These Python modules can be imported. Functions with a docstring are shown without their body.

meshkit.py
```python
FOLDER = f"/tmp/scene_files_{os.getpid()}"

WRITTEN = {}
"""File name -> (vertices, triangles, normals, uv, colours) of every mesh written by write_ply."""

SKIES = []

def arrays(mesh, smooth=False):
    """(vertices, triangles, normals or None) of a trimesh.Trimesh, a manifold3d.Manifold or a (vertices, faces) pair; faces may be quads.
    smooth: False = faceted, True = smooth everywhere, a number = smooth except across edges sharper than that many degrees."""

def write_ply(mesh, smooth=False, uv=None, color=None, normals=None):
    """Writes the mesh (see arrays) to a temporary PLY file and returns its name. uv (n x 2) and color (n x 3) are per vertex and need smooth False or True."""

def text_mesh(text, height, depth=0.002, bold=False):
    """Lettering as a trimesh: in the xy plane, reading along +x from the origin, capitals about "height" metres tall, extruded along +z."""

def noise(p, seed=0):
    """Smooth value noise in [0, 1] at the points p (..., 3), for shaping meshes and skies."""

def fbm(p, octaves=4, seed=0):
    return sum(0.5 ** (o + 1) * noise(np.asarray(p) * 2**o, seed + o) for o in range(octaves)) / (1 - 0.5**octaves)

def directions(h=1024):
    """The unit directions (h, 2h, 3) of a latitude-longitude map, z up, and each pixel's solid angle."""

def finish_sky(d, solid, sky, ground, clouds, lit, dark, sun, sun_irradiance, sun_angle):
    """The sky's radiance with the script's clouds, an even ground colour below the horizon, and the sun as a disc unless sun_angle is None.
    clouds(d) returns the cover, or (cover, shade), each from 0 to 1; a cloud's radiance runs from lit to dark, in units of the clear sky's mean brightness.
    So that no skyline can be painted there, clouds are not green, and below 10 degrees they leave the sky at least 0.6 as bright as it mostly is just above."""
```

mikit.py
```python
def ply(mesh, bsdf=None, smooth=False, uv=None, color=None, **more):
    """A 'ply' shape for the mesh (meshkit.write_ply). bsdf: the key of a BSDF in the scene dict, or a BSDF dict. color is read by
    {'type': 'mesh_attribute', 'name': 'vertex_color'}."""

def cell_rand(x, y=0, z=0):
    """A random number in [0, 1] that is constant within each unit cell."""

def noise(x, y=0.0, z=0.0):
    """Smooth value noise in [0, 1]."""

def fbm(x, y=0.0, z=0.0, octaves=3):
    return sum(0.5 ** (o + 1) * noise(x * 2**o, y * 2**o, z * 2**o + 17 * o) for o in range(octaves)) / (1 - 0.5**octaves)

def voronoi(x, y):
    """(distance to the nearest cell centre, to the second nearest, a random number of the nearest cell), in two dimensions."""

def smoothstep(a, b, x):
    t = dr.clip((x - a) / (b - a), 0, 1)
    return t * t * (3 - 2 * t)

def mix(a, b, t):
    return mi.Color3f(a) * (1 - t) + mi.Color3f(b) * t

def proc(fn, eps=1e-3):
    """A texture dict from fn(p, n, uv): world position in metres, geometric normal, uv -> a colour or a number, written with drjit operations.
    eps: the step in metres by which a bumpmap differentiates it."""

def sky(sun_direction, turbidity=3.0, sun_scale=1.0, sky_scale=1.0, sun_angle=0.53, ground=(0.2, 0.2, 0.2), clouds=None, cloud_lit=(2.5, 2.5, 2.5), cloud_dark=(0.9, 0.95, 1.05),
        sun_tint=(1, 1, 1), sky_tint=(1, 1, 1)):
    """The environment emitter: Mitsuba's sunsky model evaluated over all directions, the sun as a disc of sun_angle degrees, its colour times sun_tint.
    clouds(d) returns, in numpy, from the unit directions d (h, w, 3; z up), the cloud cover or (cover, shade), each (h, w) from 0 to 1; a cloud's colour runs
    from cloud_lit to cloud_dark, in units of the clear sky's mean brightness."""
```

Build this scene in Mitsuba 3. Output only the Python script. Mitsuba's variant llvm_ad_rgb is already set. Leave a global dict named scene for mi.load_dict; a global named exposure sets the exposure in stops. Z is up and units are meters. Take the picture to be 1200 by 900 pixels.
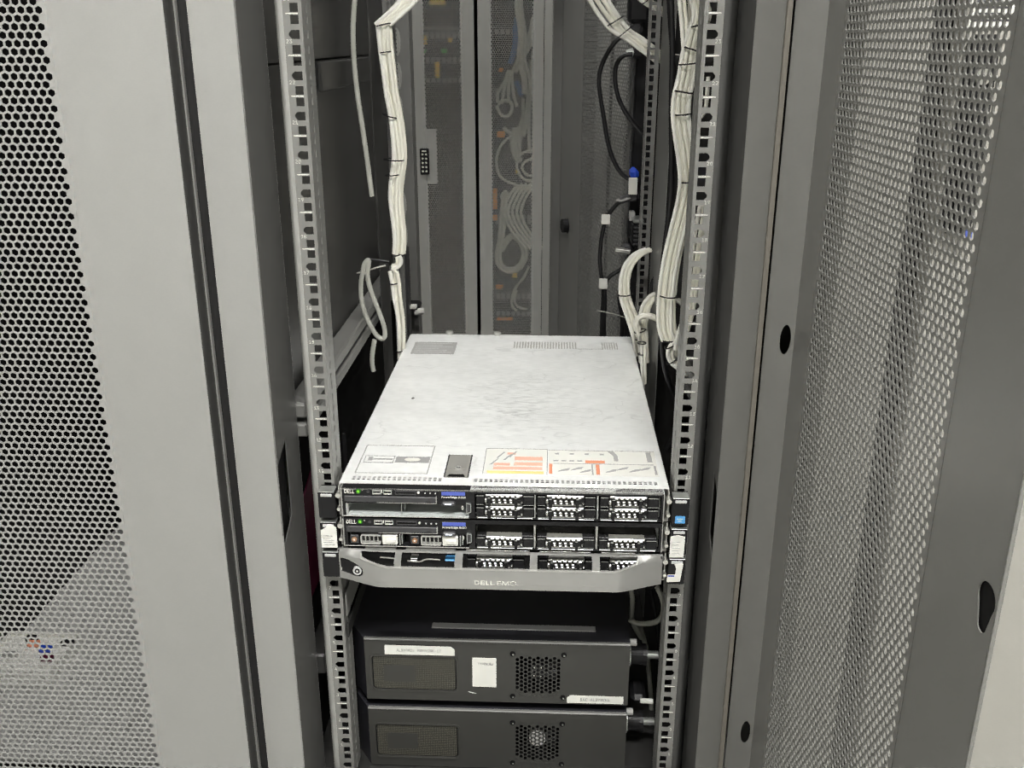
import math, random
import numpy as np, trimesh, manifold3d, mitsuba as mi, mikit, meshkit
import drjit as dr
from shapely.geometry import Polygon, Point, box as sbox
from shapely import affinity
from scipy.interpolate import CubicSpline
T = mi.ScalarTransform4f
rng = np.random.default_rng(7)
scene, labels = {'type': 'scene'}, {}

# ---------------------------------------------------------------- camera, light, exposure
exposure = 0.85
CAM = np.array([0.0587, -1.1388, 1.0978])
YAW, PITCH = math.radians(2.364), math.radians(-19.905)
FWD = np.array([-math.sin(YAW) * math.cos(PITCH), math.cos(YAW) * math.cos(PITCH), math.sin(PITCH)])
scene['camera'] = {'type': 'perspective', 'fov': 56.19, 'fov_axis': 'x', 'near_clip': 0.02,
                   'to_world': T().look_at(origin=CAM.tolist(), target=(CAM + FWD).tolist(), up=[0, 0, 1])}
# ceiling panels: (x, y, half length along x, half width along y, radiance)
LIGHT_Z = 2.68
CEILING_LIGHTS = [(0.25, -1.50, .60, .20, 40.0, 'long ceiling panel light above the front aisle, over the camera'), (-1.9, -2.0, .60, .15, 5.0, 'long ceiling panel light above the front aisle, far left'),
                  (1.7, -1.5, .45, .15, 16.0, 'shorter ceiling panel light above the front aisle, far right'), (-0.45, 1.35, .60, .10, 15.0, 'unseen long ceiling panel light added above the rear aisle')]  # rear panel is added, out of view, to light the left floor plate

# ---------------------------------------------------------------- materials
def lin(r, g, b):
    c = np.array([r, g, b]) / 255.0
    return [float(x) for x in np.where(c <= .04045, c / 12.92, ((c + .055) / 1.055) ** 2.4)]
def mat(name, col, rough=.5, metal=0.0, spec=.5, **kw):
    bc = col if isinstance(col, dict) else {'type': 'rgb', 'value': list(col)}
    scene[name] = {'type': 'twosided', 'bsdf': {'type': 'principled', 'base_color': bc, 'roughness': rough, 'metallic': metal, 'specular': spec, **kw}}
    return name
def paint_fn(base, amount):
    base = np.array(base)
    def fn(p, n, uv):
        k = mikit.fbm(p.x * 9, p.y * 9, p.z * 6) * .6 + mikit.fbm(p.x * 900, p.y * 900, p.z * 900, 1) * .4
        return mi.Color3f(*[float(c) for c in base]) * (1 - amount + 2 * amount * k)
    return mikit.proc(fn)
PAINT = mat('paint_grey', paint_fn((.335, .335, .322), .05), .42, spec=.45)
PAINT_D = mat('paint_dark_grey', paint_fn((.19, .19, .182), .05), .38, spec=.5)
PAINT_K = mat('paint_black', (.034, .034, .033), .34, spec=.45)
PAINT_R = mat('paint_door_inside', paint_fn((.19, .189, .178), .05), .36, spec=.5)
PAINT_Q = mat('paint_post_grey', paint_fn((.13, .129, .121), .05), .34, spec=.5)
PAINT_FLANK_LIT = mat('paint_flank_lit', (.42, .42, .40), .34, spec=.5)
LATCH = mat('latch_grey', (.30, .295, .275), .4)
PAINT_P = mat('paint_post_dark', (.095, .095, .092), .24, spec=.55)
INNER = mat('inner_black', (.016, .016, .016), .6, spec=.3)
RAILM = mat('rail_metal', paint_fn((.25, .25, .238), .05), .36, metal=.2, spec=.5)
BLACK = mat('black_plastic', (.014, .014, .015), .42, spec=.28)
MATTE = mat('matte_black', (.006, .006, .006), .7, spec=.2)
DGREY = mat('dark_grey_plastic', (.055, .055, .058), .42)
CHASSIS = mat('chassis_black', paint_fn((.050, .050, .046), .06), .40, spec=.5)
CHROME = mat('chrome', (.80, .80, .75), .22, metal=.82)
SILVER = mat('silver_paint', (.46, .46, .445), .30, metal=.6)
STEEL = mat('steel', (.55, .57, .55), .30, metal=.8)
GALV2 = mat('galvanised_plain', (.60, .60, .57), .42, metal=.55)
def galv(p, n, uv):
    flow = mikit.fbm(p.x * 11 + 2 * mikit.noise(p.x * 9, p.y * 9), p.y * 17 + 3 * mikit.noise(p.x * 5, p.y * 5), 0, 4)
    crease = mikit.smoothstep(.022, .0, dr.abs(mikit.fbm(p.x * 13 + 5, p.y * 26, 3, 3) - .5)) * mikit.smoothstep(.45, .62, mikit.noise(p.x * 12, p.y * 12, 9))
    fine = mikit.fbm(p.x * 80, p.y * 120, 0, 3)
    dx, dy = (p.x - .01) / .085, (p.y - .30) / .13
    rub = dr.exp(-(dx * dx + dy * dy))
    scr = mikit.fbm(p.x * 90 + 2 * mikit.noise(p.x * 30, p.y * 30), p.y * 260, 5, 4)
    v = .93 + .12 * (flow - .5) + .11 * (fine - .5) - .10 * crease - .22 * rub * mikit.smoothstep(.35, .85, scr)
    d2 = dr.square((p.x + .163) / .0028) + dr.square((p.y - .315) / .004)
    v = dr.select(d2 < 1, .15, v)
    v = dr.minimum(v, .97)
    return mi.Color3f(v * .985, v, v * .985)
GALV = mat('galvanised_top', mikit.proc(galv), .36, metal=.12, spec=.5)
CABLE = mat('cable_ivory', (.86, .845, .74), .42)
CABLE2 = mat('cable_white', (.90, .89, .82), .42)
CABLEG = mat('cable_grey', (.40, .40, .36), .45)
CABLED = mat('cable_dark_grey', (.07, .07, .07), .35)
CABLEB = mat('cable_black', (.014, .014, .015), .35)
WHITE = mat('label_white', (.82, .82, .77), .5)
PALE = mat('label_grey', (.42, .42, .41), .5)
MIDL = mat('label_mid_grey', (.56, .57, .56), .45)
MARK = mat('print_white', (.80, .80, .74), .5)
INK = mat('print_ink', (.09, .09, .10), .5)
INKL = mat('print_ink_pale', (.36, .36, .36), .5)
ORANGE = mat('print_orange', (.80, .33, .20), .5)
SALMON = mat('print_salmon', (.83, .50, .38), .5)
YELLOWP = mat('print_yellow', (.85, .72, .30), .5)
BLUE_P = mat('plug_blue', lin(40, 75, 190), .4)
BLUE = mat('plastic_blue', lin(85, 100, 178), .4)
BLUEL = mat('label_blue', lin(90, 165, 225), .4)
YELLOW = mat('plastic_yellow', lin(245, 215, 90), .4)
AMBER = mat('plastic_amber', lin(240, 160, 40), .4)
GREEN = mat('plastic_green', lin(90, 190, 90), .4)
BROWN = mat('screw_bronze', (.45, .25, .14), .35, metal=.5)
TAPE = mat('gasket_tan', (.15, .138, .118), .6)
MAGENTA = mat('dark_magenta', (.085, .008, .03), .3)
PCB = mat('plug_clear', (.62, .62, .60), .3)
def fabric_filter(p, n, uv):
    a = dr.square(dr.sin(p.x * 1250)) * dr.square(dr.sin(p.z * 1250))
    return mi.Color3f(.085, .082, .066) * (.35 + 1.5 * a)
FILTER = mat('filter_gauze', mikit.proc(fabric_filter), .6)
def floor_fn(p, n, uv):
    tx, ty = dr.abs(p.x / .6 - dr.floor(p.x / .6) - .5), dr.abs(p.y / .6 - dr.floor(p.y / .6) - .5)
    j = mikit.smoothstep(.492, .498, dr.maximum(tx, ty))
    v = .30 + .08 * mikit.fbm(p.x * 40, p.y * 40, 0)
    return mi.Color3f(v, v, v * .95) * (1 - .5 * j)
FLOORM = mat('floor_tile', mikit.proc(floor_fn), .35)
WALLM = mat('wall_paint', (.30, .30, .285), .7)
CEILM = mat('ceiling_paint', (.75, .75, .73), .8)
PLATE = mat('plate_grey', paint_fn((.42, .42, .41), .06), .5)
PANEL_W = mat('panel_warm_grey', paint_fn((.42, .41, .375), .04), .45)
def glow(rgb, k):
    return {'type': 'area', 'radiance': {'type': 'rgb', 'value': [float(c * k) for c in rgb]}}

# ---------------------------------------------------------------- helpers
def numbered(key):
    if key not in USED: USED.add(key); return key
    i = 1
    while f'{key}_{i:03d}' in USED: i += 1
    USED.add(f'{key}_{i:03d}'); return f'{key}_{i:03d}'
USED = set()
def thing(name, label, cat, group=None):
    k = numbered(name); labels[k] = {'label': label, 'category': cat}
    if group: labels[k]['group'] = group
    return k
def V(m):
    if hasattr(m, 'to_mesh'):
        q = m.to_mesh(); return np.asarray(q.vert_properties[:, :3], float), np.asarray(q.tri_verts, int)
    if isinstance(m, (tuple, list)): return np.asarray(m[0], float), np.asarray(m[1], int)
    return np.asarray(m.vertices, float), np.asarray(m.faces, int)
def cat(*ms):
    vs, fs, k = [], [], 0
    for m in ms:
        v, f = V(m); vs.append(v); fs.append(f + k); k += len(v)
    return np.vstack(vs), np.vstack(fs)
def put(name, mesh, m, parent=None, smooth=False, label=None, kind=None, **more):
    k = numbered(name if parent is None else parent + '__' + name)
    mesh = mesh if hasattr(mesh, 'to_mesh') else V(mesh)
    scene[k] = mikit.ply(mesh, m, smooth, **more)
    if label or kind: labels.setdefault(k, {})
    if label: labels[k]['label'] = label
    if kind: labels[k]['kind'] = kind
    return k
def again(name, src, to_world, parent):
    """the same mesh once more under its own key"""
    k = numbered(parent + '__' + name); scene[k] = {**scene[src], 'to_world': to_world}; return k
def struct(name, mesh, m):
    return put(name, mesh, m, kind='structure')
BF = np.array([[0, 1, 3], [0, 3, 2], [4, 6, 7], [4, 7, 5], [0, 4, 5], [0, 5, 1], [2, 3, 7], [2, 7, 6], [0, 2, 6], [0, 6, 4], [1, 5, 7], [1, 7, 3]])
def bx(x0, x1, y0, y1, z0, z1):
    return np.array([[x, y, z] for x in (x0, x1) for y in (y0, y1) for z in (z0, z1)], float), BF
def rb(x0, x1, y0, y1, z0, z1, r=.0015):
    """box with chamfered edges"""
    r = min(r, .45 * (x1 - x0), .45 * (y1 - y0), .45 * (z1 - z0)); p = []
    for x, sx in ((x0, 1), (x1, -1)):
        for y, sy in ((y0, 1), (y1, -1)):
            for z, sz in ((z0, 1), (z1, -1)):
                p += [(x, y + sy * r, z + sz * r), (x + sx * r, y, z + sz * r), (x + sx * r, y + sy * r, z)]
    h = trimesh.convex.convex_hull(np.array(p)); return np.array(h.vertices), np.array(h.faces)
def spline(pts, n):
    p = np.array(pts, float)
    if len(p) == 2: return p[0] + np.linspace(0, 1, n)[:, None] * (p[1] - p[0])
    d = np.r_[0, np.cumsum(np.sqrt(np.linalg.norm(np.diff(p, axis=0), axis=1)))]
    return CubicSpline(d, p, bc_type='natural')(np.linspace(0, d[-1], n))
def tube(pts, r, n=None, sides=8, closed=False):
    """swept tube with end caps along a smooth curve through pts"""
    n = n or max(6, 7 * len(pts)); p = spline(pts, n) if not closed else np.array(pts, float)
    if closed: p = np.vstack([p, p[:1]]); n = len(p)
    t = np.gradient(p, axis=0); t /= np.linalg.norm(t, axis=1, keepdims=True) + 1e-12
    if closed: t[0] = t[-1] = (t[0] + t[-1]) / np.linalg.norm(t[0] + t[-1])
    a = np.cross(t[0], [0, 0, 1.0] if abs(t[0][2]) < .8 else [0, 1.0, 0]); a /= np.linalg.norm(a); A = [a]
    for i in range(1, n):
        a = a - t[i] * (a @ t[i]); a /= np.linalg.norm(a) + 1e-12; A.append(a)
    A = np.array(A); B = np.cross(t, A); ang = np.arange(sides) * 2 * np.pi / sides
    v = (p[:, None] + r * (np.cos(ang)[None, :, None] * A[:, None] + np.sin(ang)[None, :, None] * B[:, None])).reshape(-1, 3)
    i, j = np.meshgrid(np.arange(n - 1), np.arange(sides), indexing='ij')
    q = np.stack([i * sides + j, i * sides + (j + 1) % sides, (i + 1) * sides + (j + 1) % sides, (i + 1) * sides + j], -1).reshape(-1, 4)
    f = [q[:, [0, 1, 2]], q[:, [0, 2, 3]]]
    if not closed:
        c = len(v); v = np.vstack([v, p[:1], p[-1:]]); k = np.arange(sides); e = (n - 1) * sides
        f += [np.stack([(k + 1) % sides, k, k * 0 + c], 1), np.stack([e + k, e + (k + 1) % sides, k * 0 + c + 1], 1)]
    return v, np.vstack(f)
def strand_offset(pts, o):
    """shift of a path sideways (o[0] in x, o[1] in y), slowly winding along its length"""
    p = np.array(pts, float); s = np.linspace(0, 1, len(p))
    w = o[2] * np.sin(s * o[3] + o[4]) if len(o) > 2 else 0 * s
    return p + np.stack([o[0] + w, o[1] + 0 * s, .3 * w + 0 * s], 1)
def ring(c, r, tr, tilt=0.0, sq=1.0, sides=6, n=22):
    """cable tie: a loop round a vertical-ish bundle"""
    a = np.arange(n) * 2 * np.pi / n
    p = np.stack([r * np.cos(a), r * sq * np.sin(a), r * tilt * np.cos(a)], 1) + np.array(c)
    return tube(p, tr, closed=True, sides=sides)
def cyl(p0, p1, r, n=20, r1=None):
    p0, p1 = np.array(p0, float), np.array(p1, float); r1 = r if r1 is None else r1
    t = (p1 - p0) / np.linalg.norm(p1 - p0); a = np.cross(t, [0, 0, 1.0] if abs(t[2]) < .8 else [1.0, 0, 0]); a /= np.linalg.norm(a); b = np.cross(t, a)
    g = np.arange(n) * 2 * np.pi / n; d = np.cos(g)[:, None] * a + np.sin(g)[:, None] * b
    v = np.vstack([p0 + r * d, p1 + r1 * d, [p0], [p1]]); k = np.arange(n); m = (k + 1) % n
    return v, np.vstack([np.stack([k, m, m + n], 1), np.stack([k, m + n, k + n], 1), np.stack([m, k, k * 0 + 2 * n], 1), np.stack([k + n, m + n, k * 0 + 2 * n + 1], 1)])
def plate(poly, t, o, A, B, N):
    """a flat plate: polygon in the plane o + a A + b B, thickness t along N"""
    gs = getattr(poly, 'geoms', [poly]); ms = [trimesh.creation.extrude_polygon(g, t, engine='earcut') for g in gs]
    v, f = cat(*ms); o, A, B, N = (np.array(k, float) for k in (o, A, B, N))
    return o + v[:, :1] * A + v[:, 1:2] * B + v[:, 2:3] * N, f
X, Y, Z = (1, 0, 0), (0, 1, 0), (0, 0, 1)
def front(poly, y, t=.001):
    """plate facing the viewer (-y) from a polygon in (x, z); its face lies at y"""
    return plate(poly, t, (0, y, 0), X, Z, Y)
def top(poly, z, t=.0004):
    return plate(poly, t, (0, 0, z), X, Y, Z)
def ell(cx, cz, rx, rz, n=24):
    a = np.arange(n) * 2 * np.pi / n; return Polygon(np.stack([cx + rx * np.cos(a), cz + rz * np.sin(a)], 1))
def rrect(x0, x1, z0, z1, r):
    return sbox(x0 + r, z0 + r, x1 - r, z1 - r).buffer(r, quad_segs=4)
def words(s, h, x, y, z, bold=False, w=None, depth=.0005, center=False):
    """lettering that reads along +x and faces -y; w: squeeze to this width"""
    v, f = V(meshkit.text_mesh(s, h, depth, bold)); sx = 1 if w is None else w / v[:, 0].max()
    x = x - v[:, 0].max() * sx / 2 if center else x
    return np.stack([x + v[:, 0] * sx, y - v[:, 2], z + v[:, 1]], 1), f
def words_top(s, h, x, y, z, w=None, bold=False):
    v, f = V(meshkit.text_mesh(s, h, .0002, bold)); sx = 1 if w is None else w / v[:, 0].max()
    return np.stack([x + v[:, 0] * sx, y + v[:, 1], z + v[:, 2]], 1), f
def honeycomb(w, h, p=.0095, hw=.0037, hh=.0040, t=.0012, skip=None, back=True):
    """perforated sheet: local (a, b, n) with a in [0, w], b in [0, h], front face at n = 0; hexagonal holes in staggered rows"""
    row = p * .866; ny = int(h // row); row = h / ny; nx = int((w - .5 * p) // p)
    a = np.radians(np.arange(6) * 60 + 30); hx, hz = hw / math.cos(math.radians(30)) * np.cos(a), hh * np.sin(a)
    o = np.array([[p / 2, row / 2], [-p / 2, row / 2], [-p / 2, -row / 2], [p / 2, -row / 2]])
    q = np.vstack([o, np.stack([hx, hz], 1)])
    F = np.array([[0, 5, 4], [0, 1, 5], [1, 6, 5], [1, 2, 6], [2, 7, 6], [2, 8, 7], [2, 3, 8], [3, 9, 8], [3, 0, 9], [0, 4, 9]])
    tv = np.vstack([np.c_[q, np.zeros(10)], np.c_[q, np.full(10, t)]])
    wall = [[4 + k, 4 + (k + 1) % 6, 14 + (k + 1) % 6] for k in range(6)] + [[4 + k, 14 + (k + 1) % 6, 14 + k] for k in range(6)]
    tf = np.vstack([F, wall] + ([F[:, ::-1] + 10] if back else []))
    j, i = np.meshgrid(np.arange(ny), np.arange(nx), indexing='ij')
    cx = (w - (nx + .5) * p) / 2 + p / 2 + i * p + (j % 2) * p / 2; cz = (j + .5) * row
    c = np.stack([cx.ravel(), cz.ravel()], 1); keep = np.ones(len(c), bool)
    if skip is not None: keep = ~skip(c[:, 0], c[:, 1])
    hole, solid = c[keep], c[~keep]
    v = (tv[None] + np.c_[hole, np.zeros(len(hole))][:, None]).reshape(-1, 3); f = (tf[None] + (np.arange(len(hole)) * 20)[:, None, None]).reshape(-1, 3)
    ms = [(v, f)]
    def rects(r):
        r = np.array(r); vv = np.zeros((len(r), 4, 3)); vv[:, 0, :2], vv[:, 1, :2], vv[:, 2, :2], vv[:, 3, :2] = r[:, [0, 1]], r[:, [2, 1]], r[:, [2, 3]], r[:, [0, 3]]
        k = np.arange(len(r))[:, None, None] * 4
        ff = (np.array([[[0, 1, 2], [0, 2, 3]]]) + k).reshape(-1, 3); b = vv.copy(); b[..., 2] = t
        return cat((vv.reshape(-1, 3), ff), (b.reshape(-1, 3), ff[:, ::-1]))
    m0 = (w - (nx + .5) * p) / 2; R = []
    for k in range(ny):
        s = m0 + (k % 2) * p / 2; R += [(0, k * row, s, (k + 1) * row), (s + nx * p, k * row, w, (k + 1) * row)]
    ms.append(rects(R))
    if len(solid): ms.append(rects(np.c_[solid[:, 0] - p / 2, solid[:, 1] - row / 2, solid[:, 0] + p / 2, solid[:, 1] + row / 2]))
    return cat(*ms)
def frame3(mesh, o, A, N):
    """from local (a, n, z) to the world: o + a A + n N + z"""
    v, f = V(mesh); o, A, N = (np.array(k, float) for k in (o, A, N))
    return o + v[:, :1] * A + v[:, 1:2] * N + v[:, 2:3] * np.array([0, 0, 1.0]), f
def swap(mesh):
    v, f = V(mesh); return v[:, [0, 2, 1]], f
UH = .04445
def uz(u): return .1 + (u - 1) * UH      # bottom of rack unit u

# ---------------------------------------------------------------- room shell
ROOM = dict(x0=-2.6, x1=2.6, y0=-2.9, y1=4.4, h=2.75)
struct('floor', bx(ROOM['x0'], ROOM['x1'], ROOM['y0'], ROOM['y1'], -.1, 0), FLOORM)
struct('ceiling', bx(ROOM['x0'], ROOM['x1'], ROOM['y0'], ROOM['y1'], ROOM['h'], ROOM['h'] + .1), CEILM)
struct('wall_front', bx(ROOM['x0'], ROOM['x1'], ROOM['y0'] - .1, ROOM['y0'], 0, ROOM['h']), WALLM)
struct('wall_back', bx(ROOM['x0'], ROOM['x1'], ROOM['y1'], ROOM['y1'] + .1, 0, ROOM['h']), WALLM)
struct('wall_left', bx(ROOM['x0'] - .1, ROOM['x0'], ROOM['y0'], ROOM['y1'], 0, ROOM['h']), WALLM)
struct('wall_right', bx(ROOM['x1'], ROOM['x1'] + .1, ROOM['y0'], ROOM['y1'], 0, ROOM['h']), WALLM)
for lx, ly, a, b, k, lab in CEILING_LIGHTS:
    t = thing('ceiling_light', lab, 'ceiling light')
    put('light_frame', cat(bx(lx - a - .02, lx + a + .02, ly - b - .02, ly - b, LIGHT_Z - .01, ROOM['h']), bx(lx - a - .02, lx + a + .02, ly + b, ly + b + .02, LIGHT_Z - .01, ROOM['h']),
                           bx(lx - a - .02, lx - a, ly - b, ly + b, LIGHT_Z - .01, ROOM['h']), bx(lx + a, lx + a + .02, ly - b, ly + b, LIGHT_Z - .01, ROOM['h'])), WHITE, t)
    kk = numbered(t + '__diffuser')
    scene[kk] = {'type': 'rectangle', 'to_world': T().translate([lx, ly, LIGHT_Z]).rotate([1, 0, 0], 180).scale([a, b, 1]), 'emitter': glow((1, .985, .945), k)}

# ---------------------------------------------------------------- cabinet doors
def door(parent, name, o, A, N, w, zlo, zhi, m0, m1, mz0, mz1, ret, paint, p=.0095, flange_holes=(), cut=None, ret_free=None, back=True, skip=None, hole=(.0037, .0040), label=None, t=.0012):
    """a tray door: outer sheet in the plane n = 0 from the hinge edge (a = 0) to the free edge (a = w), flanges towards n > 0, a perforated panel"""
    sheet = Polygon([(0, zlo), (w, zlo), (w, zhi), (0, zhi)]).difference(sbox(m0, mz0, m1, mz1))
    if cut is not None: sheet = sheet.difference(cut)
    loc = lambda poly, t, o_, A_, B_, N_: plate(poly, t, o_, A_, B_, N_)
    fl = sbox(0, zlo, ret, zhi)
    for (z, rx, rz) in flange_holes: fl = fl.difference(ell(ret * .32, z, rx, rz))
    rf = ret if ret_free is None else ret_free
    ms = [loc(sheet, .0013, (0, 0, 0), (1, 0, 0), (0, 0, 1), (0, 1, 0)),
          loc(fl, .0013, (0, 0, 0), (0, 1, 0), (0, 0, 1), (1, 0, 0)),
          bx(w - .0013, w, 0, rf, zlo, zhi), bx(0, w, 0, ret, zlo, zlo + .0013), bx(0, w, 0, ret, zhi - .0013, zhi),
          ] + ([bx(w - .012, w, rf - .0013, rf, zlo, zhi)] if rf > .01 else [])
    k = put(name, frame3(cat(*ms), o, A, N), paint, parent, label=label)
    hv, hf = honeycomb(m1 - m0, mz1 - mz0, p, hole[0], hole[1], t, skip, back)
    hv = hv + np.array([m0, mz0, 0]); hv[:, 2] += .0002
    put('mesh_panel', frame3(swap((hv, hf)), o, A, N), paint, k)
    return k
def keypad(parent, o, A, N, a0, a1, z0, z1):
    """black swing handle with two columns of pale keys, standing proud of the door's outer face"""
    h = put('handle', frame3(rb(a0, a1, -.012, 0, z0, z1, .003), o, A, N), BLACK, parent, label='black keypad handle')
    n = 5
    for i in range(n):
        for s in (.3, .7):
            a = a0 + s * (a1 - a0); z = z0 + (i + .8) * (z1 - z0) / (n + 1.2)
            put('key', frame3(rb(a - .0035, a + .0035, -.014, -.012, z - .0035, z + .0035, .001), o, A, N), MARK, h)
    put('key_bar', frame3(rb(a0 + .25 * (a1 - a0), a1 - .2 * (a1 - a0), -.014, -.012, z1 - .012, z1 - .007, .001), o, A, N), MARK, h)

# ---------------------------------------------------------------- the open cabinet in the middle
CAB = thing('server_cabinet', 'open grey server cabinet holding the rack servers, mesh door swung out', 'server cabinet')
PX0, PX1 = -.3317, -.2795
slot_l = Polygon([(-.0585, .592), (-.014, .612), (-.014, .502), (-.0585, .478)])
def post_in(x, sgn, slot):
    """inner side sheet of a front post with its latch cut-out; polygon in (y, z)"""
    face = sbox(-.06, .02, .045, 1.98).difference(slot)
    return plate(face, .0015, (x, 0, 0), Y, Z, (sgn, 0, 0))
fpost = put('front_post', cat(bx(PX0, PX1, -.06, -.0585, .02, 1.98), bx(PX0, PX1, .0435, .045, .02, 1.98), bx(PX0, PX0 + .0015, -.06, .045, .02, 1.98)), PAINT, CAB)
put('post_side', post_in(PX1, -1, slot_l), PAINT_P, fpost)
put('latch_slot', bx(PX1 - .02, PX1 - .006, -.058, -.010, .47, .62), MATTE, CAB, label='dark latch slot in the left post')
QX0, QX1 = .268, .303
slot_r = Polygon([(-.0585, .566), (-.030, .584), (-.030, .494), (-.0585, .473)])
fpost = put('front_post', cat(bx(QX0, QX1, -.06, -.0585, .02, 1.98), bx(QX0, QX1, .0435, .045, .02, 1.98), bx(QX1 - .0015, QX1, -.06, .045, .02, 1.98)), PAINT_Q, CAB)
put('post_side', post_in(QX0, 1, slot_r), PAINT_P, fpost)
put('latch_slot', bx(QX0 + .006, QX0 + .02, -.058, -.026, .46, .6), MATTE, CAB, label='dark latch slot in the right post')
put('gasket', cat(bx(QX1 - .004, QX1 + .0015, -.0655, -.06, .03, 1.97)), TAPE, CAB, label='tan foam gasket along the right post')
# side panels with their joints, depth bars
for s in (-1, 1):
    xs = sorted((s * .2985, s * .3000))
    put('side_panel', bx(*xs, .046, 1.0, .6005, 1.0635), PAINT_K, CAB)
    put('side_panel', bx(*xs, .046, 1.0, .03, .5985), MATTE, CAB)  # lower panel coloured black to stand in for the shade below the bars
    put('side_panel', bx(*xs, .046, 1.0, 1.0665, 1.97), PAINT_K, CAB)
    xb = sorted((s * .2985, s * .292))
    put('cross_rail', rb(*xb, .37, .99, 1.018, 1.062, .002), PAINT_K, CAB)
    for z0, z1 in ((.613, .634), (.585, .605)):
        xb = sorted((s * .2975, s * .268)); put('depth_bar', rb(*xb, .05, .88, z0, z1, .003), PAINT_D if s < 0 else PAINT_K, CAB)
    for z0, z1 in ((.20, .235), (1.42, 1.46)):
        put('depth_bar', rb(*sorted((s * .2975, s * .268)), .05, .88, z0, z1, .003), PAINT_K, CAB)
put('base_plate', bx(-.2975, .2975, -.055, 1.0, .02, .035), PAINT_K, CAB)
put('plinth', rb(-.2785, .267, -.06, -.04, .0, .075, .003), PAINT, CAB)
put('roof', bx(-.2985, .2985, -.055, 1.0, 1.97, 1.98), PAINT_K, CAB)
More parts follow.
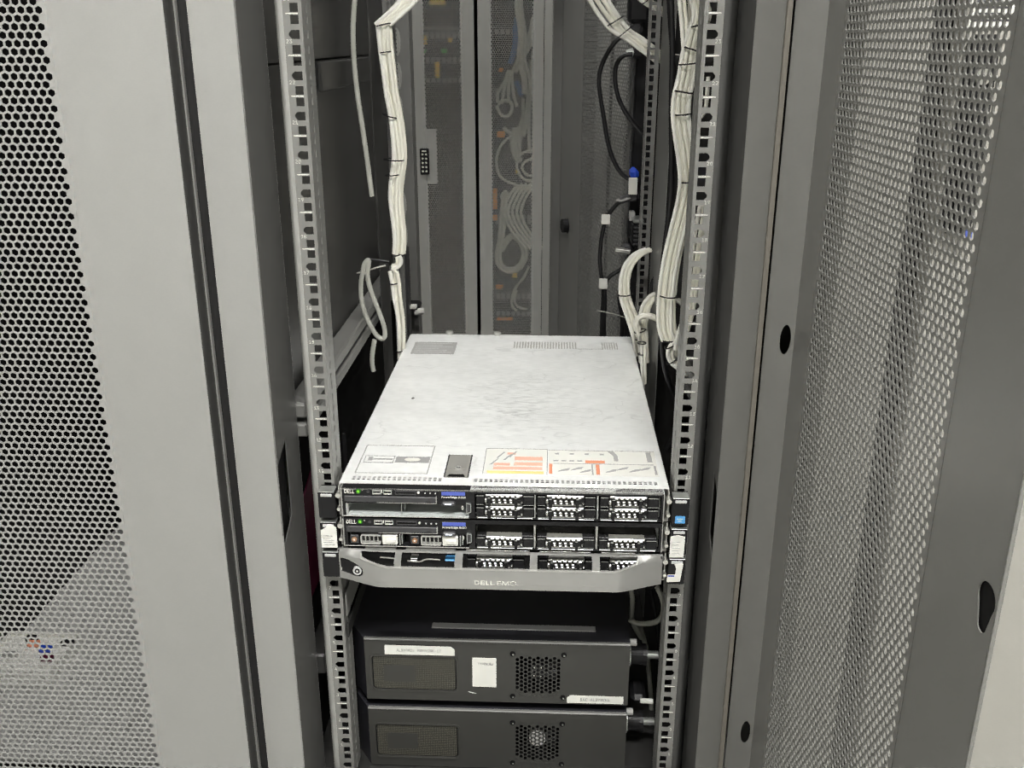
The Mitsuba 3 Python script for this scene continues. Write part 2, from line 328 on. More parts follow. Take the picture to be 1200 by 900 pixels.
# 19 inch rails
hole_c = (.00635, .02225, .0381)
def rail_mesh(sx, y, d, notch=True):
    """face with square holes at y; flanges run towards d (+1 into the cabinet, -1 to the front); polygon in (x, z) of one unit, repeated"""
    xi, xo = .2235, .2452; ms = []; u = sbox(xi, 0, xo, UH)
    for i, zc in enumerate(hole_c):
        c = .2325; h = .00475; q = sbox(c - h, zc - h, c + h, zc + h)
        if i == 1 and notch: q = q.union(Polygon([(c + h - .0005, zc - h), (c + h + .0028, zc - .0015), (c + h + .0028, zc + .0015), (c + h - .0005, zc + h)]))
        u = u.difference(q)
    fv, ff = plate(u, .002 * d, (0, y, 0), X, Z, Y)
    s = sbox(.0, 0, .045, UH)
    for zc in hole_c: s = s.difference(sbox(.018, zc - .0048, .0245, zc + .0048))
    sv, sf = plate(s, .0018, (xi, y, 0), (0, d, 0), Z, X)
    for n in range(0, 43):
        o = np.array([0, 0, uz(n)]); ms += [(fv + o, ff), (sv + o, sf)]
    z0, z1 = uz(0), uz(43); w = .0215
    ms += [bx(xi, xo, *sorted((y, y + .002 * d)), .035, z0), bx(xi, xo, *sorted((y, y + .002 * d)), z1, 1.97)]
    v, f = cat(*ms); v = v.copy(); v[:, 0] *= sx; return v, f
def lip_mesh(sx, y, d):
    """the folded outer flank of a rail, slanting back from its face"""
    xo = .2452; p = [(xo, 0), (xo + .005, .001), (xo + .010, .006), (xo + .029, .080)]
    lip = Polygon(p + [(a - .002, b + .0006) for a, b in p[::-1]][:-1] + [(xo, .002)])
    v, f = plate(lip, 1.935, (0, y, .035), X, (0, d, 0), Z); v = v.copy(); v[:, 0] *= sx; return v, f
for sx in (-1, 1):
    rail = put('rail', rail_mesh(sx, 0, 1), RAILM, CAB, label=('left' if sx < 0 else 'right') + ' front mounting rail with square holes and white unit numbers')
    put('rail_flank', lip_mesh(sx, 0, 1), PAINT_P if sx > 0 else PAINT_FLANK_LIT, rail, smooth=35)  # left flank given a paler colour in place of the light it catches
    for n in range(1, 28):
        if n in (8, 9, 10) : continue
        x0, x1 = sorted((sx * .2282, sx * .2425))
        put('unit_mark', bx(x0, x1, -.0004, 0, uz(n + 1) - .0006, uz(n + 1) + .0006), MARK, rail)
        put('unit_number', words(str(n), .0042, sx * .2404, -.0002, uz(n) + .0130, center=True, depth=.0003), MARK, rail)
    put('rail', rail_mesh(sx, .67, -1, False), PAINT_D, CAB)
    xs = sorted((sx * .2475, sx * .249)) if sx > 0 else (-.2545, -.253); put('rail_flange', bx(*xs, .47 if sx > 0 else .57, .668, .035, 1.97), PAINT_K if sx < 0 else PAINT_D, CAB)
# rear frame posts; the left one carries a column of oval holes
lp = sbox(-.300, .02, -.246, 1.98)
for i in range(28): lp = lp.difference(ell(-.2735, .06 + i * .0685, .0085, .029, 16))
put('rear_post', cat(front(lp, 1.0, .002), bx(-.248, -.246, 1.0, 1.05, .02, 1.98), bx(-.300, -.298, 1.0, 1.05, .02, 1.98)), PAINT_D, CAB)
put('rear_post', cat(bx(.262, .300, 1.0, 1.002, .02, 1.98), bx(.262, .264, 1.0, 1.05, .02, 1.98), bx(.298, .3, 1.0, 1.05, .02, 1.98)), PAINT_K, CAB)
# front door, swung out past a right angle
DO, DA, DN = (.351, -.031, 0), (.0534, -.9986, 0), (-.9986, -.0534, 0)
grip = affinity.scale(Point(.4965, .7165).buffer(.0125), 1, 1.0).union(Polygon([(.484, .7165), (.509, .7165), (.503, .694), (.490, .694)])).union(Point(.4965, .695).buffer(.0066))
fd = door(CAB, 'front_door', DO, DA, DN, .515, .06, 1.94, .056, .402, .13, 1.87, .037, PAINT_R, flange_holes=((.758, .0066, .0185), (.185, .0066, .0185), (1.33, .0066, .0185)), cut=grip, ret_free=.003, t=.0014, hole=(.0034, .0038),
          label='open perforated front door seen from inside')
put('grip_cup', frame3(bx(.480, .5105, -.0026, -.0012, .685, .732), DO, DA, DN), MATTE, fd, label='black hand grip recess')
for z in (.35, 1.5):
    put('hinge', frame3(cat(cyl((-.004, .02, z), (-.004, .02, z + .05), .005, 14)), DO, DA, DN), PAINT_D, fd)
# rear door, swung out behind
RA = np.array([.083 - .25, .6, 0]); RW = float(np.linalg.norm(RA)); RA = RA / RW; RN = np.array([-RA[1], RA[0], 0])
keyh = ell(.545, .60, .022, .022)
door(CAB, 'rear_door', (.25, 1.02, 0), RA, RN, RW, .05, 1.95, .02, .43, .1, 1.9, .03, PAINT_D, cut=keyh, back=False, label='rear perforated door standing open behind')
put('rear_door_lock', frame3(cyl((.545, -.004, .60), (.545, .016, .60), .019, 24), (.25, 1.02, 0), RA, RN), BLACK, CAB)

# ---------------------------------------------------------------- the cabinet to the left, door closed
NB = thing('server_cabinet', 'closed grey server cabinet with a perforated door at the left edge', 'server cabinet')
nd = door(NB, 'door', (-.93, -.09, 0), X, Y, .5842, .05, 1.95, .06, .4603, .12, 1.88, .03, PAINT, label='closed perforated door')
put('door_gasket', bx(-.3458, -.3425, -.0645, -.058, .05, 1.95), PAINT_D, NB)
put('edge_trim', bx(-.3458, -.3444, -.0886, -.0645, .05, 1.95), PAINT_K, nd, label='dark edge trim')
put('side_panel', bx(-.9285, -.925, -.055, 1.0, .02, 1.97), INNER, NB)
put('side_panel', bx(-.3345, -.3325, -.055, 1.0, .02, 1.97), INNER, NB)
put('back_panel', bx(-.925, -.335, .998, 1.0, .02, 1.25), INNER, NB)  # shaped to stop short, unseen, so the rear light reaches the floor plate
put('front_post', bx(-.345, -.3345, -.055, .06, .03, 1.96), INNER, NB)
put('base_plate', bx(-.924, -.336, .033, .99, .032, .0445), PLATE, NB, label='pale grey floor plate inside')
put('base_frame', bx(-.924, -.336, -.05, .03, .0, .03), INNER, NB)
put('roof', bx(-.925, -.335, -.055, 1.0, 1.96, 1.97), INNER, NB)
for sx in (-1, 1):
    put('rail', bx(-.63 + sx * .2325 - .011, -.63 + sx * .2325 + .011, .05, .052, .05, 1.95), INNER, NB)
# the open carton on its floor plate
bt = thing('parts_box', 'low white box of odds and ends on the floor plate behind the left mesh door', 'box')
bz = .0446
put('tray', cat(bx(-.93 + .008, -.790, .205, .207, bz, bz + .03), bx(-.922, -.790, .318, .32, bz, bz + .03), bx(-.922, -.920, .205, .32, bz, bz + .03), bx(-.792, -.79, .205, .32, bz, bz + .03), bx(-.922, -.79, .205, .32, bz, bz + .002)), WHITE, bt)
put('padding', rb(-.919, -.793, .209, .316, bz + .002, bz + .024, .006), WHITE, bt)
for i, (x, y, m) in enumerate(((-.83, .27, BLUE_P), (-.815, .245, MAGENTA), (-.86, .285, ORANGE), (-.80, .29, BLACK), (-.885, .25, SILVER), (-.87, .30, BLACK))):
    o = numbered('small_part'); scene[o] = mikit.ply(rb(x - .011, x + .011, y - .006, y + .006, bz + .0241, bz + .034, .002), m)
    labels[o] = {'label': ['blue plug lying in the white parts box', 'dark red piece lying in the white parts box', 'orange piece lying in the white parts box', 'black piece at the right rim of the white parts box', 'silver metal piece lying in the white parts box', 'black piece lying at the back of the white parts box'][i], 'category': 'small part'}

# ---------------------------------------------------------------- cabinet to the right, behind the open door
RB = thing('server_cabinet', 'warm grey closed cabinet behind the open mesh door at the right edge', 'server cabinet')
rdr = put('door', cat(rb(.472, .985, -.09, -.06, .05, 1.95, .002)), PANEL_W, RB)
put('side_panel', bx(.375, .378, -.055, 1.0, .02, 1.97), PAINT_K, RB); put('side_panel', bx(.98, .985, -.055, 1.0, .02, 1.97), PAINT_K, RB)
put('front_post', bx(.375, .440, -.090, -.05, .02, 1.97), PANEL_W, RB)
put('post_back', bx(.378, .50, -.0495, -.048, .02, 1.97), INNER, RB)
hd = put('handle', rb(.474, .506, -.106, -.09, .90, 1.10, .006), BLACK, rdr, label='black swing handle')
put('lock', cyl((.49, -.111, 1.06), (.49, -.106, 1.06), .008), CHROME, hd)
put('handle_lever', rb(.480, .500, -.122, -.106, .91, 1.03, .005), BLACK, hd)
put('indicator', rb(.495, .503, -.114, -.106, .895, .905, .001), BLUE, hd)
put('label_sticker', front(sbox(.475, 1.106, .520, 1.142), -.0905, .0005), WHITE, rdr, label='white sticker')
for i in range(5): put('label_print', front(sbox(.479, 1.112 + i * .006, .479 + (.038, .03, .036, .022, .034)[i], 1.1145 + i * .006), -.0908, .0003), INK, rdr)

# ---------------------------------------------------------------- the row of cabinets across the rear aisle
FY = 2.35
far_mesh = {}
def far_cabinet(x0, lab):
    t = thing('server_cabinet', lab, 'server cabinet')
    x1 = x0 + .457; xm = (x0 + x1) / 2
    put('body', cat(bx(x0, x0 + .002, FY + .03, FY + 1, .02, 2), bx(x1 - .002, x1, FY + .03, FY + 1, .02, 2), bx(x0, x1, FY + .998, FY + 1, .02, 2), bx(x0, x1, FY + .03, FY + 1, 1.99, 2), bx(x0, x1, FY + .03, FY + 1, .02, .03)), PAINT_K, t)
    for left in (True, False):                               # the right leaf carries the keypad handle
        o, A = ((x0, FY, 0), X) if left else ((x1, FY, 0), (-1, 0, 0)); w = xm - x0 - .001
        free = .033 if left else .050
        skip = None if left else (lambda a, b: (a > w - .042 - .090) & (b > .565) & (b < .755))
        if left not in far_mesh:
            d = door(t, 'door', o, A, Y, w, .012, 1.98, .042, w - free, .035, 1.93, .026, PAINT_F, back=False, skip=skip, p=.0079, hole=(.0033, .0034)); far_mesh[left] = (d, x0)
        else:
            src, sx0 = far_mesh[left]; M = T().translate([x0 - sx0, 0, 0])
            d = again('door', src, M, t); again('mesh_panel', src + '__mesh_panel', M, d)
        if not left: keypad(d, o, A, Y, w - .062, w - .030, .632, .724)
    return t
PAINT_F = mat('paint_far_grey', paint_fn((.44, .44, .42), .05), .42, spec=.45)
F1 = far_cabinet(-.6733, 'far grey mesh door cabinet left of the black gap across the rear aisle')
F2 = far_cabinet(-.2036, 'far grey double door cabinet with ivory cables behind its left mesh')
F3 = far_cabinet(.266, 'far grey cabinet mostly hidden behind the open rear door')

# ---------------------------------------------------------------- rack servers
FP = -.016                                             # plane of the servers' front panels
def R_(x0, x1, d0, d1, zt): return sbox(x0, zt - d1, x1, zt - d0)
def rbx(x0, x1, d0, d1, zt, y0, y1, r=.0008): return rb(x0, x1, y0, y1, zt - d1, zt - d0, r)
PARTS = {}
def drive(parent, x0, d0, zt, w=.0768, h=.0155):
    """hot-swap drive carrier: black blocks left and right, chrome grille with knobs and two clips between; built once, then reused"""
    M = T().translate([x0, FP, zt - d0])
    def part(name, mesh, m, p):
        if name not in PARTS:
            k = put(name, mesh, m, p, kind='stuff' if name in ('block_trim', 'chrome_grille') else None); PARTS[name] = {**scene[k]}
            scene[k] = {**scene[k], 'to_world': M}; return k
        k = numbered(p + '__' + name); scene[k] = {**PARTS[name], 'to_world': M}
        if name in ('block_trim', 'chrome_grille'): labels[k] = {'kind': 'stuff'}
        return k
    g0, g1 = .0125, .058
    c = part('drive_carrier', cat(rb(0, w, .004, .05, -h, 0, .001), rb(.0005, .0108, -.001, .004, -h + .001, -.001, .001), rb(w - .0145, w - .0005, -.001, .004, -h + .001, -.001, .001),
                                  rb(.0155, .0195, -.004, .004, -h, -.0025, .0006), rb(.0505, .0545, -.004, .004, -h, -.0025, .0006)), BLACK, parent)
    part('block_trim', cat(bx(.0008, .0108, -.0016, -.001, -.0018, -.001), bx(.0008, .0108, -.0016, -.001, -h + .001, -h + .0017), bx(w - .0145, w - .001, -.0016, -.001, -.0018, -.001),
                           bx(w - .0145, w - .001, -.0016, -.001, -h + .001, -h + .0017), bx(.0156, .0194, -.0046, -.004, -.0036, -.0026), bx(.0506, .0544, -.0046, -.004, -.0036, -.0026)), STEEL, c)
    knobs = [rb(g0 + .006 + i * .0068, g0 + .0115 + i * .0068, -.0035, .004, -.0034, -.0004, .0012) for i in range(6)]
    part('chrome_bar', cat(rb(g0, g1 + .003, -.0005, .014, -.0030, .0002, .0009), *knobs), CHROME, c)
    dots = []
    for i in range(4):
        x = g0 + .0085 + i * .0074
        dots += [rb(x, x + .0046, -.0022, .004, -.0088, -.0064, .001), rb(x + .0008, x + .005, -.0026, .004, -.0122, -.0098, .001)]
    dots += [rb(g0 - .001, g0 + .0026, -.002, .004, -.0118, -.0055, .0012), rb(g1 + .001, g1 + .003, -.002, .004, -.0125, -.0105, .0008), bx(g0, g1, .0005, .003, -.0146, -.0140)]
    part('chrome_grille', cat(*dots), CHROME, c)
    return c
def ear(parent, sx, zt):
    xs = sorted((sx * .2195, sx * .2415)); e = put('mounting_ear', rb(*xs, -.022, -.0004, zt - .043, zt - .0045, .001), BLACK, parent, label='black mounting ear')
    put('ear_rim', rb(xs[0] + .0005, xs[1] - .0005, -.0228, -.004, zt - .0056, zt - .0042, .0004), STEEL, e)
    put('ear_bar', rb(xs[0] + .0035, xs[1] - .0035, -.0228, -.021, zt - .0118, zt - .0075, .0005), MIDL, e)
    put('ear_screw', cat(cyl((sx * .2155, -.02, zt - .011), (sx * .2155, -.008, zt - .011), .0035, 14), cyl((sx * .2155, -.02, zt - .031), (sx * .2155, -.008, zt - .031), .0025, 12)), CHROME, e)
    return e
def cage(parent, x0, d0, zt):
    """a cabled drive cage: bronze screw, pale ribbed frame, beige latch"""
    c = put('drive_cage', cat(rbx(x0, x0 + .074, d0, d0 + .0165, zt, FP + .006, FP + .05)), BLACK, parent)
    put('screw_block', rbx(x0 + .003, x0 + .014, d0 + .002, d0 + .0145, zt, FP - .001, FP + .006), DGREY, c)
    put('screw', cat(cyl((x0 + .0085, FP - .0025, zt - d0 - .008), (x0 + .0085, FP, zt - d0 - .008), .0036, 16)), BROWN, c)
    put('screw_socket', cyl((x0 + .0085, FP - .0028, zt - d0 - .008), (x0 + .0085, FP - .001, zt - d0 - .008), .0015, 10), WHITE, c)
    fr = rrect(x0 + .0165, x0 + .044, zt - d0 - .0155, zt - d0 - .001, .003).difference(rrect(x0 + .0185, x0 + .047, zt - d0 - .0135, zt - d0 - .003, .001))
    put('ribbed_frame', cat(front(fr, FP - .001, .008), *[bx(x0 + .0225 + i * .0055, x0 + .0236 + i * .0055, FP, FP + .005, zt - d0 - .0135, zt - d0 - .003) for i in range(4)]), GALV2, c)
    put('latch', cat(rbx(x0 + .0455, x0 + .066, d0 + .001, d0 + .0155, zt, FP - .0015, FP + .006, .001), rbx(x0 + .051, x0 + .0645, d0 + .006, d0 + .0125, zt, FP - .0035, FP - .001, .001)), WHITE, c)
    put('side_clip', cat(rbx(x0 + .0685, x0 + .0700, d0, d0 + .016, zt, FP - .001, FP + .004, .0004), rbx(x0 + .0715, x0 + .0732, d0, d0 + .014, zt, FP - .001, FP + .004, .0004)), STEEL, c)
def server_shell(t, zt, steel, with_top):
    put('chassis', cat(bx(-.2165, .2165, .022, .672, zt - .0428, zt - .0016), bx(-.2165, -.2150, -.012, .03, zt - .0428, zt - .0016), bx(.2150, .2165, -.012, .03, zt - .0428, zt - .0016), bx(-.2165, .2165, -.012, .03, zt - .0428, zt - .0415)), steel, t)
    return None
def server(zt, lab, upper):
    t = thing('rack_server', lab, 'rack server')
    server_shell(t, zt, GALV2, upper)
    if upper: top_cover(t, zt)
    else: put('top_cover', bx(-.217, .217, -.002, .672, zt - .0016, zt - .0006), GALV2, t)
    # front panel frame
    pan = sbox(-.2108, zt - .0425, .2088, zt - .0008).difference(R_(-.2065, -.0445, .0225, .0408, zt)).difference(R_(-.0365, .206, .0062, .0412, zt))
    fp = put('front_panel', front(pan, FP, .012), BLACK, t)
    for m_ in (rbx(-.2122, -.2106, .001, .042, zt, FP - .003, .004, .0005), rbx(.2086, .2100, .001, .042, zt, FP - .003, .004, .0005), bx(-.2106, -.0445, FP - .001, FP, zt - .0422, zt - .0412)): put('panel_rim', m_, GALV2, fp)
    put('brand_text', words('DELL', .0054, -.2078, FP - .0002, zt - .0086, bold=True, w=.0135), MARK, fp)
    b = put('power_button', cyl((-.1888, FP - .0012, zt - .0056), (-.1888, FP, zt - .0056), .0033, 20), GREEN_G, fp, label='green lit power button')
    put('power_symbol', cat(cyl((-.1888, FP - .0016, zt - .0056), (-.1888, FP - .001, zt - .0056), .0017, 14), bx(-.1892, -.1884, FP - .0017, FP - .001, zt - .0072, zt - .0033)), GLOWG, b)
    put('status_light', rbx(-.1842, -.1826, .003, .0046, zt, FP - .0006, FP), MARK, fp)
    put('button', cyl((-.176, FP - .001, zt - .0058), (-.176, FP, zt - .0058), .0022, 14), DGREY, fp)
    for x in (-.1704, -.156):
        u = put('usb_port', front(R_(x, x + .0112, .0028, .0096, zt).difference(R_(x + .0010, x + .0102, .0038, .0078, zt)), FP - .0008, .002), STEEL, fp)
        put('usb_tongue', cat(rbx(x + .0012, x + .0100, .0044, .0056, zt, FP - .0004, FP + .002, .0003), rbx(x + .0009, x + .0103, .0076, .0094, zt, FP - .0013, FP - .0006, .0004)), GALV2 if x < -.16 else MARK, u)
    put('usb_symbol', rbx(-.1588, -.1572, .003, .0078, zt, FP - .0004, FP, .0002), MARK, fp)
    put('card_slot', cat(bx(-.1406, -.1132, FP - .0006, FP, zt - .0096, zt - .0032)), DGREY, fp)
    put('card_gap', bx(-.1395, -.1142, FP - .0009, FP - .0005, zt - .0076, zt - .0054), MATTE, fp)
    put('knob', cyl((-.1098, FP - .0016, zt - .0058), (-.1098, FP, zt - .0058), .0017, 12), MARK, fp)
    for x in (-.1012, -.0944, -.0876): put('menu_button', cyl((x, FP - .001, zt - .0066), (x, FP, zt - .0066), .0011, 10), MIDL, fp)
    op = put('optical_drive', rbx(-.2078, -.0872, .0118, .0205, zt, FP - .0025, FP + .004, .0008), DGREY, t, label='dark optical drive front')
    put('drive_edge', cat(bx(-.0872, -.0858, FP - .0022, FP + .002, zt - .0208, zt - .0112), bx(-.165, -.0872, FP - .0022, FP, zt - .0212, zt - .0204)), GALV2, op)
    put('eject_button', rbx(-.101, -.0945, .0172, .0184, zt, FP - .003, FP - .002, .0003), BLACK, op)
    lc = put('status_display', rbx(-.0808, -.0476, .0030, .0096, zt, FP - .0012, FP + .001, .0006), BLACK, t, label='small blue status display')
    kk = numbered(lc + '__display_screen'); scene[kk] = {**mikit.ply(bx(-.0798, -.0486, FP - .0015, FP - .0011, zt - .0090, zt - .0036), BLUE), 'emitter': glow(lin(60, 80, 185), .12)}
    put('model_text', words('PowerEdge R620', .0028, -.0800, FP - .0002, zt - .0132, bold=True, w=.032), MARK, fp)
    tab = put('pull_tab', rbx(-.0795, -.0615, .0172, .0228, zt, FP - .006, FP + .01, .0018), DGREY, t, label='dark pull tab with a pale blue light')
    kk = numbered(tab + '__tab_light'); scene[kk] = {**mikit.ply(rb(-.0755, -.0665, FP - .0066, FP - .0058, zt - .0205, zt - .0185, .0003), WHITE), 'emitter': glow(lin(165, 205, 255), .4)}
    put('port_symbol', front(ell(-.0525, zt - .0270, .0016, .0028).difference(ell(-.0525, zt - .0270, .0008, .0018)), FP - .0004, .0004), MARK, fp)
    vg = Polygon([(-.0475, zt - .0190), (-.0410, zt - .0205), (-.0410, zt - .0325), (-.0475, zt - .0345)])
    vp = put('video_port', front(vg.difference(vg.buffer(-.0010)), FP - .003, .003), STEEL, fp); put('port_core', front(vg.buffer(-.0011), FP - .0018, .002), DGREY, vp)
    # bays at the lower left
    if upper:
        bay = put('empty_bay', cat(bx(-.2065, -.0445, FP + .045, FP + .047, zt - .041, zt - .0225), bx(-.2065, -.0445, FP + .0005, FP + .045, zt - .0412, zt - .0402), bx(-.2065, -.2055, FP, FP + .045, zt - .041, zt - .0225), bx(-.0455, -.0445, FP, FP + .045, zt - .041, zt - .0225)), BAYM, t, label='empty drive bay with a shining steel floor')
        put('bay_lip', front(sbox(-.2062, zt - .0413, -.0448, zt - .0395).difference(Polygon([(-.200, zt - .0394), (-.198, zt - .0408), (-.196, zt - .0394)])).difference(Polygon([(-.128, zt - .0394), (-.126, zt - .0408), (-.124, zt - .0394)])).difference(Polygon([(-.052, zt - .0394), (-.050, zt - .0408), (-.048, zt - .0394)])), FP, .0008), BAYM, bay)
        put('bay_divider', cat(rbx(-.1335, -.1325, .0225, .041, zt, FP, FP + .045, .0003), rbx(-.1300, -.1292, .0225, .038, zt, FP + .004, FP + .045, .0003)), STEEL, bay)
        put('side_catch', rbx(-.2055, -.2035, .0235, .040, zt, FP - .001, FP + .004, .0006), GALV2, bay)
    else:
        cage(t, -.2062, .0238, zt); cage(t, -.1255, .0238, zt)
    # right half: perforated lip, drive columns
    for i, x0 in enumerate((-.0350, .0450, .1268)):
        if upper:
            lip = sbox(x0 - .002, zt - .0064, x0 + .079, zt - .0004)
            for k in range(13):
                for q in (0, 1): lip = lip.difference(sbox(x0 + .0065 + k * .0052, zt - .0028 - q * .0026, x0 + .0065 + k * .0052 + .0034, zt - .0010 - q * .0026))
            put('perforated_lip', front(lip, FP + .001, .0008), GALV2, t)
            drive(t, x0, .0070, zt)
        drive(t, x0, .0245, zt)
        if i: put('bay_post', cat(rbx(x0 - .0036, x0 - .0020, .009, .020, zt, FP - .001, FP + .02, .0004), rbx(x0 - .0036, x0 - .0020, .026, .040, zt, FP - .001, FP + .02, .0004), rbx(x0 - .0042, x0 - .0014, .006, .041, zt, FP + .002, FP + .04, .0004)), STEEL if upper else GALV2, t)
        put('bay_sill', rbx(x0 + .001, x0 + .075, .0405, .0418, zt, FP - .001, FP + .01, .0004), STEEL, t)
    put('bay_liner', cat(bx(-.0365, .206, .03, .0305, zt - .0412, zt - .0062)), MATTE, t)
    return t
BAYM = mat('bay_steel', (.60, .64, .63), .36, metal=.2)
GREEN_G = mat('button_green', lin(40, 110, 35), .3)
scene['glow_green'] = {'type': 'twosided', 'bsdf': {'type': 'diffuse', 'reflectance': {'type': 'rgb', 'value': lin(150, 230, 70)}}}
GLOWG = 'glow_green'
def top_cover(t, zt):
    z = zt - .0006
    cov = sbox(-.217, -.002, .217, .672)
    cuts = []
    for k in range(60):                                   # two rows of ventilation holes along the front edge
        x = -.2025 + k * .0068
        if -.085 < x < -.044: continue
        for y in ((.0085, .0150) if x < -.09 else (.0080, .0130)): cuts.append(sbox(x, y, x + .0043, y + .0043))
    for k in range(23): cuts.append(sbox(-.0100 + k * .0053, .588, -.0100 + k * .0053 + .0026, .634))      # slotted vents at the back
    for k in range(12): cuts.append(sbox(.1130 + k * .0040, .586, .1150 + k * .0040, .594))
    for k in range(7): cuts.append(sbox(.1575 + k * .0046, .588, .1575 + k * .0046 + .0024, .634))
    from shapely import union_all
    c = put('top_cover', top(cov.difference(union_all(cuts)), z - .001, .0010), GALV, t, label='scuffed bright steel lid')
    for a in (-.2172, .2162): put('cover_edge', bx(a, a + .001, -.002, .672, zt - .014, z), GALV2, c)
    put('vent_shadow', bx(-.21, .21, .001, .66, z - .0042, z - .004), MATTE, c)
    put('front_ledge', cat(bx(-.2125, .2095, FP, -.002, z - .0030, z - .0006)), CHROME2, t, label='dark shining ledge below the lid')
    put('front_ledge_right', bx(-.042, .2095, FP, -.001, z - .0008, z - .0002), GALV, t)
    # release latch, set flush into the lid
    la = put('release_latch', top(rrect(-.0805, -.0475, .0185, .0905, .002), z + .0002, .0012), LATCH, c, label='grey release latch with a dark finger notch')
    put('latch_plate', top(rrect(-.0755, -.0525, .042, .087, .002), z + .0014, .0006), LATCH, la)
    put('latch_groove', cat(top(sbox(-.0808, .0185, -.0790, .0905), z + .0012, .0006), top(sbox(-.0490, .0185, -.0472, .0905), z + .0012, .0006)), DGREY, la)
    put('finger_notch', top(Polygon([(-.076, .0188), (-.052, .0188), (-.0545, .0262), (-.0735, .0262)]), z + .0013, .0006), MATTE, la)
    put('latch_screw', cyl((-.064, .047, z + .0018), (-.064, .047, z + .0026), .0045, 18), GALV2, la)
    put('screw_cross', cat(bx(-.0672, -.0608, .0462, .0478, z + .0026, z + .0029)), INK, la)
    # printed label at the front left
    l1 = put('label_sticker', cat(top(sbox(-.2025, .0285, -.1035, .1225).difference(sbox(-.2010, .030, -.1050, .121)), z, .0004)), PALE, c, label='pale printed label with a grey barcode band')
    put('label_print', cat(top(sbox(-.1975, .062, -.1555, .086).difference(sbox(-.1965, .064, -.1565, .085)), z + .0001, .0003), top(sbox(-.185, .073, -.158, .0765), z + .0001, .0003), top(sbox(-.192, .069, -.186, .081), z + .0001, .0003)), INKL, l1)
    put('label_band', cat(top(sbox(-.1535, .064, -.1060, .084), z + .0001, .0003)), INKL, l1); put('label_oval', top(ell(-.130, .074, .011, .006), z + .0003, .0004), WHITE, l1)
    l2 = put('label_sticker', top(sbox(-.2000, .547, -.1190, .620), z, .0003), PALE, c, label='grey printed label at the back')
    put('label_print', cat(*[bx(-.195, -.195 + w, .555 + i * .011, .558 + i * .011, z + .0003, z + .0005) for i, w in enumerate((.07, .062, .045, .07, .05, .066))]), MIDL, l2)
    # service instruction label at the front right
    l3 = put('label_sticker', top(sbox(-.0290, .0325, .0575, .1175), z, .0003), WHITE, c, label='service label with orange and yellow bands')
    for x0, x1, y0, y1 in ((.012, .051, .078, .090), (-.016, .006, .060, .068), (-.016, .051, .047, .056), (.012, .051, .061, .071), (.001, .013, .097, .104)): put('orange_band', top(sbox(x0, y0, x1, y1), z + .0003, .0002), SALMON, l3)
    put('yellow_band', top(sbox(-.024, .0345, .053, .0425), z + .0003, .0002), YELLOWP, l3)
    put('label_border', cat(top(sbox(-.0290, .1165, .0575, .1180), z + .0002, .0003), top(sbox(.0570, .0325, .0582, .1175), z + .0002, .0003), top(sbox(-.0298, .0325, -.0288, .1175), z + .0002, .0003), *[top(Polygon([(a, b), (a + .003, b), (a + .012, b + .02), (a + .010, b + .02)]), z + .0004, .0002) for a, b in ((-.022, .062), (-.014, .085), (-.004, .078), (.003, .088))]), PALE, l3)
    l4 = put('label_sticker', top(sbox(.0590, .0325, .2080, .1150), z, .0003), WHITE, c, label='service label with orange marks beside drawings')
    for x0, x1, y0, y1 in ((.0600, .0645, .036, .068), (.1240, .1290, .036, .068), (.110, .137, .072, .081)): put('orange_band', top(sbox(x0, y0, x1, y1), z + .0003, .0002), ORANGE, l4)
    put('label_border', cat(top(sbox(.0590, .1140, .2080, .1155), z + .0002, .0003), top(sbox(.0660, .0690, .2040, .0705), z + .0002, .0003), top(sbox(.1180, .0350, .1200, .0690), z + .0002, .0003), top(sbox(.2030, .038, .2060, .066), z + .0002, .0003),
                            top(Polygon([(.143, .113), (.150, .098), (.150, .080), (.156, .080), (.156, .098), (.151, .113)]), z + .0002, .0003), top(sbox(.196, .078, .203, .111), z + .0002, .0003),
                            *[top(Polygon([(a, b), (a + .014, b + .005), (a + .017, b + .012), (a + .010, b + .010), (a + .002, b + .004)]), z + .0003, .0002) for a, b in ((.072, .043), (.090, .048), (.101, .040), (.136, .042), (.152, .050), (.168, .044), (.182, .050))],
                            *[bx(.066 + i * .011, .073 + i * .011, .077, .081, z + .0003, .0005 + z) for i in range(4)], *[bx(.068 + i * .021, .074 + i * .021, .100, .105, z + .0003, .0005 + z) for i in range(4)]), PALE, l4)
    for x, y in ((-.140, .674), (-.045, .672)): put('rear_screw', cyl((x, y, z), (x, y, z + .006), .007, 16), GALV2, t)
CHROME2 = mat('chrome_dark', (.50, .50, .49), .12, metal=1.0)
S1 = server(uz(11), 'silver rack server on top of the stack, its scuffed steel lid in full view', True)
ear(S1, -1, uz(11)); e = ear(S1, 1, uz(11))
put('ear_label', front(rrect(.2240, .2370, uz(11) - .0405, uz(11) - .0300, .001), -.0226, .0006), BLUEL, e, label='light blue label')
put('label_print', cat(bx(.2265, .2345, -.0229, -.0226, uz(11) - .0345, uz(11) - .0335), bx(.2270, .2325, -.0229, -.0226, uz(11) - .0375, uz(11) - .0367)), MARK, e)
S2 = server(uz(10), 'second rack server of the stack, pressed below the lidded one', False)
el_ = ear(S2, -1, uz(10)); er_ = ear(S2, 1, uz(10))
zt = uz(10)
put('ear_label', front(Polygon([(-.2405, zt - .0415), (-.2195, zt - .0415), (-.2195, zt - .012), (-.2260, zt - .0065), (-.2300, zt - .0065), (-.2340, zt - .012), (-.2405, zt - .016)]), -.0240, .0012), WHITE, el_, label='white tag with a pointed top')
put('label_print', cat(*[bx(-.2375, -.2375 + w, -.0243, -.0240, zt - .037 + i * .0032, zt - .0362 + i * .0032) for i, w in enumerate((.015, .013, .0145, .010, .0125))]), INKL, el_)
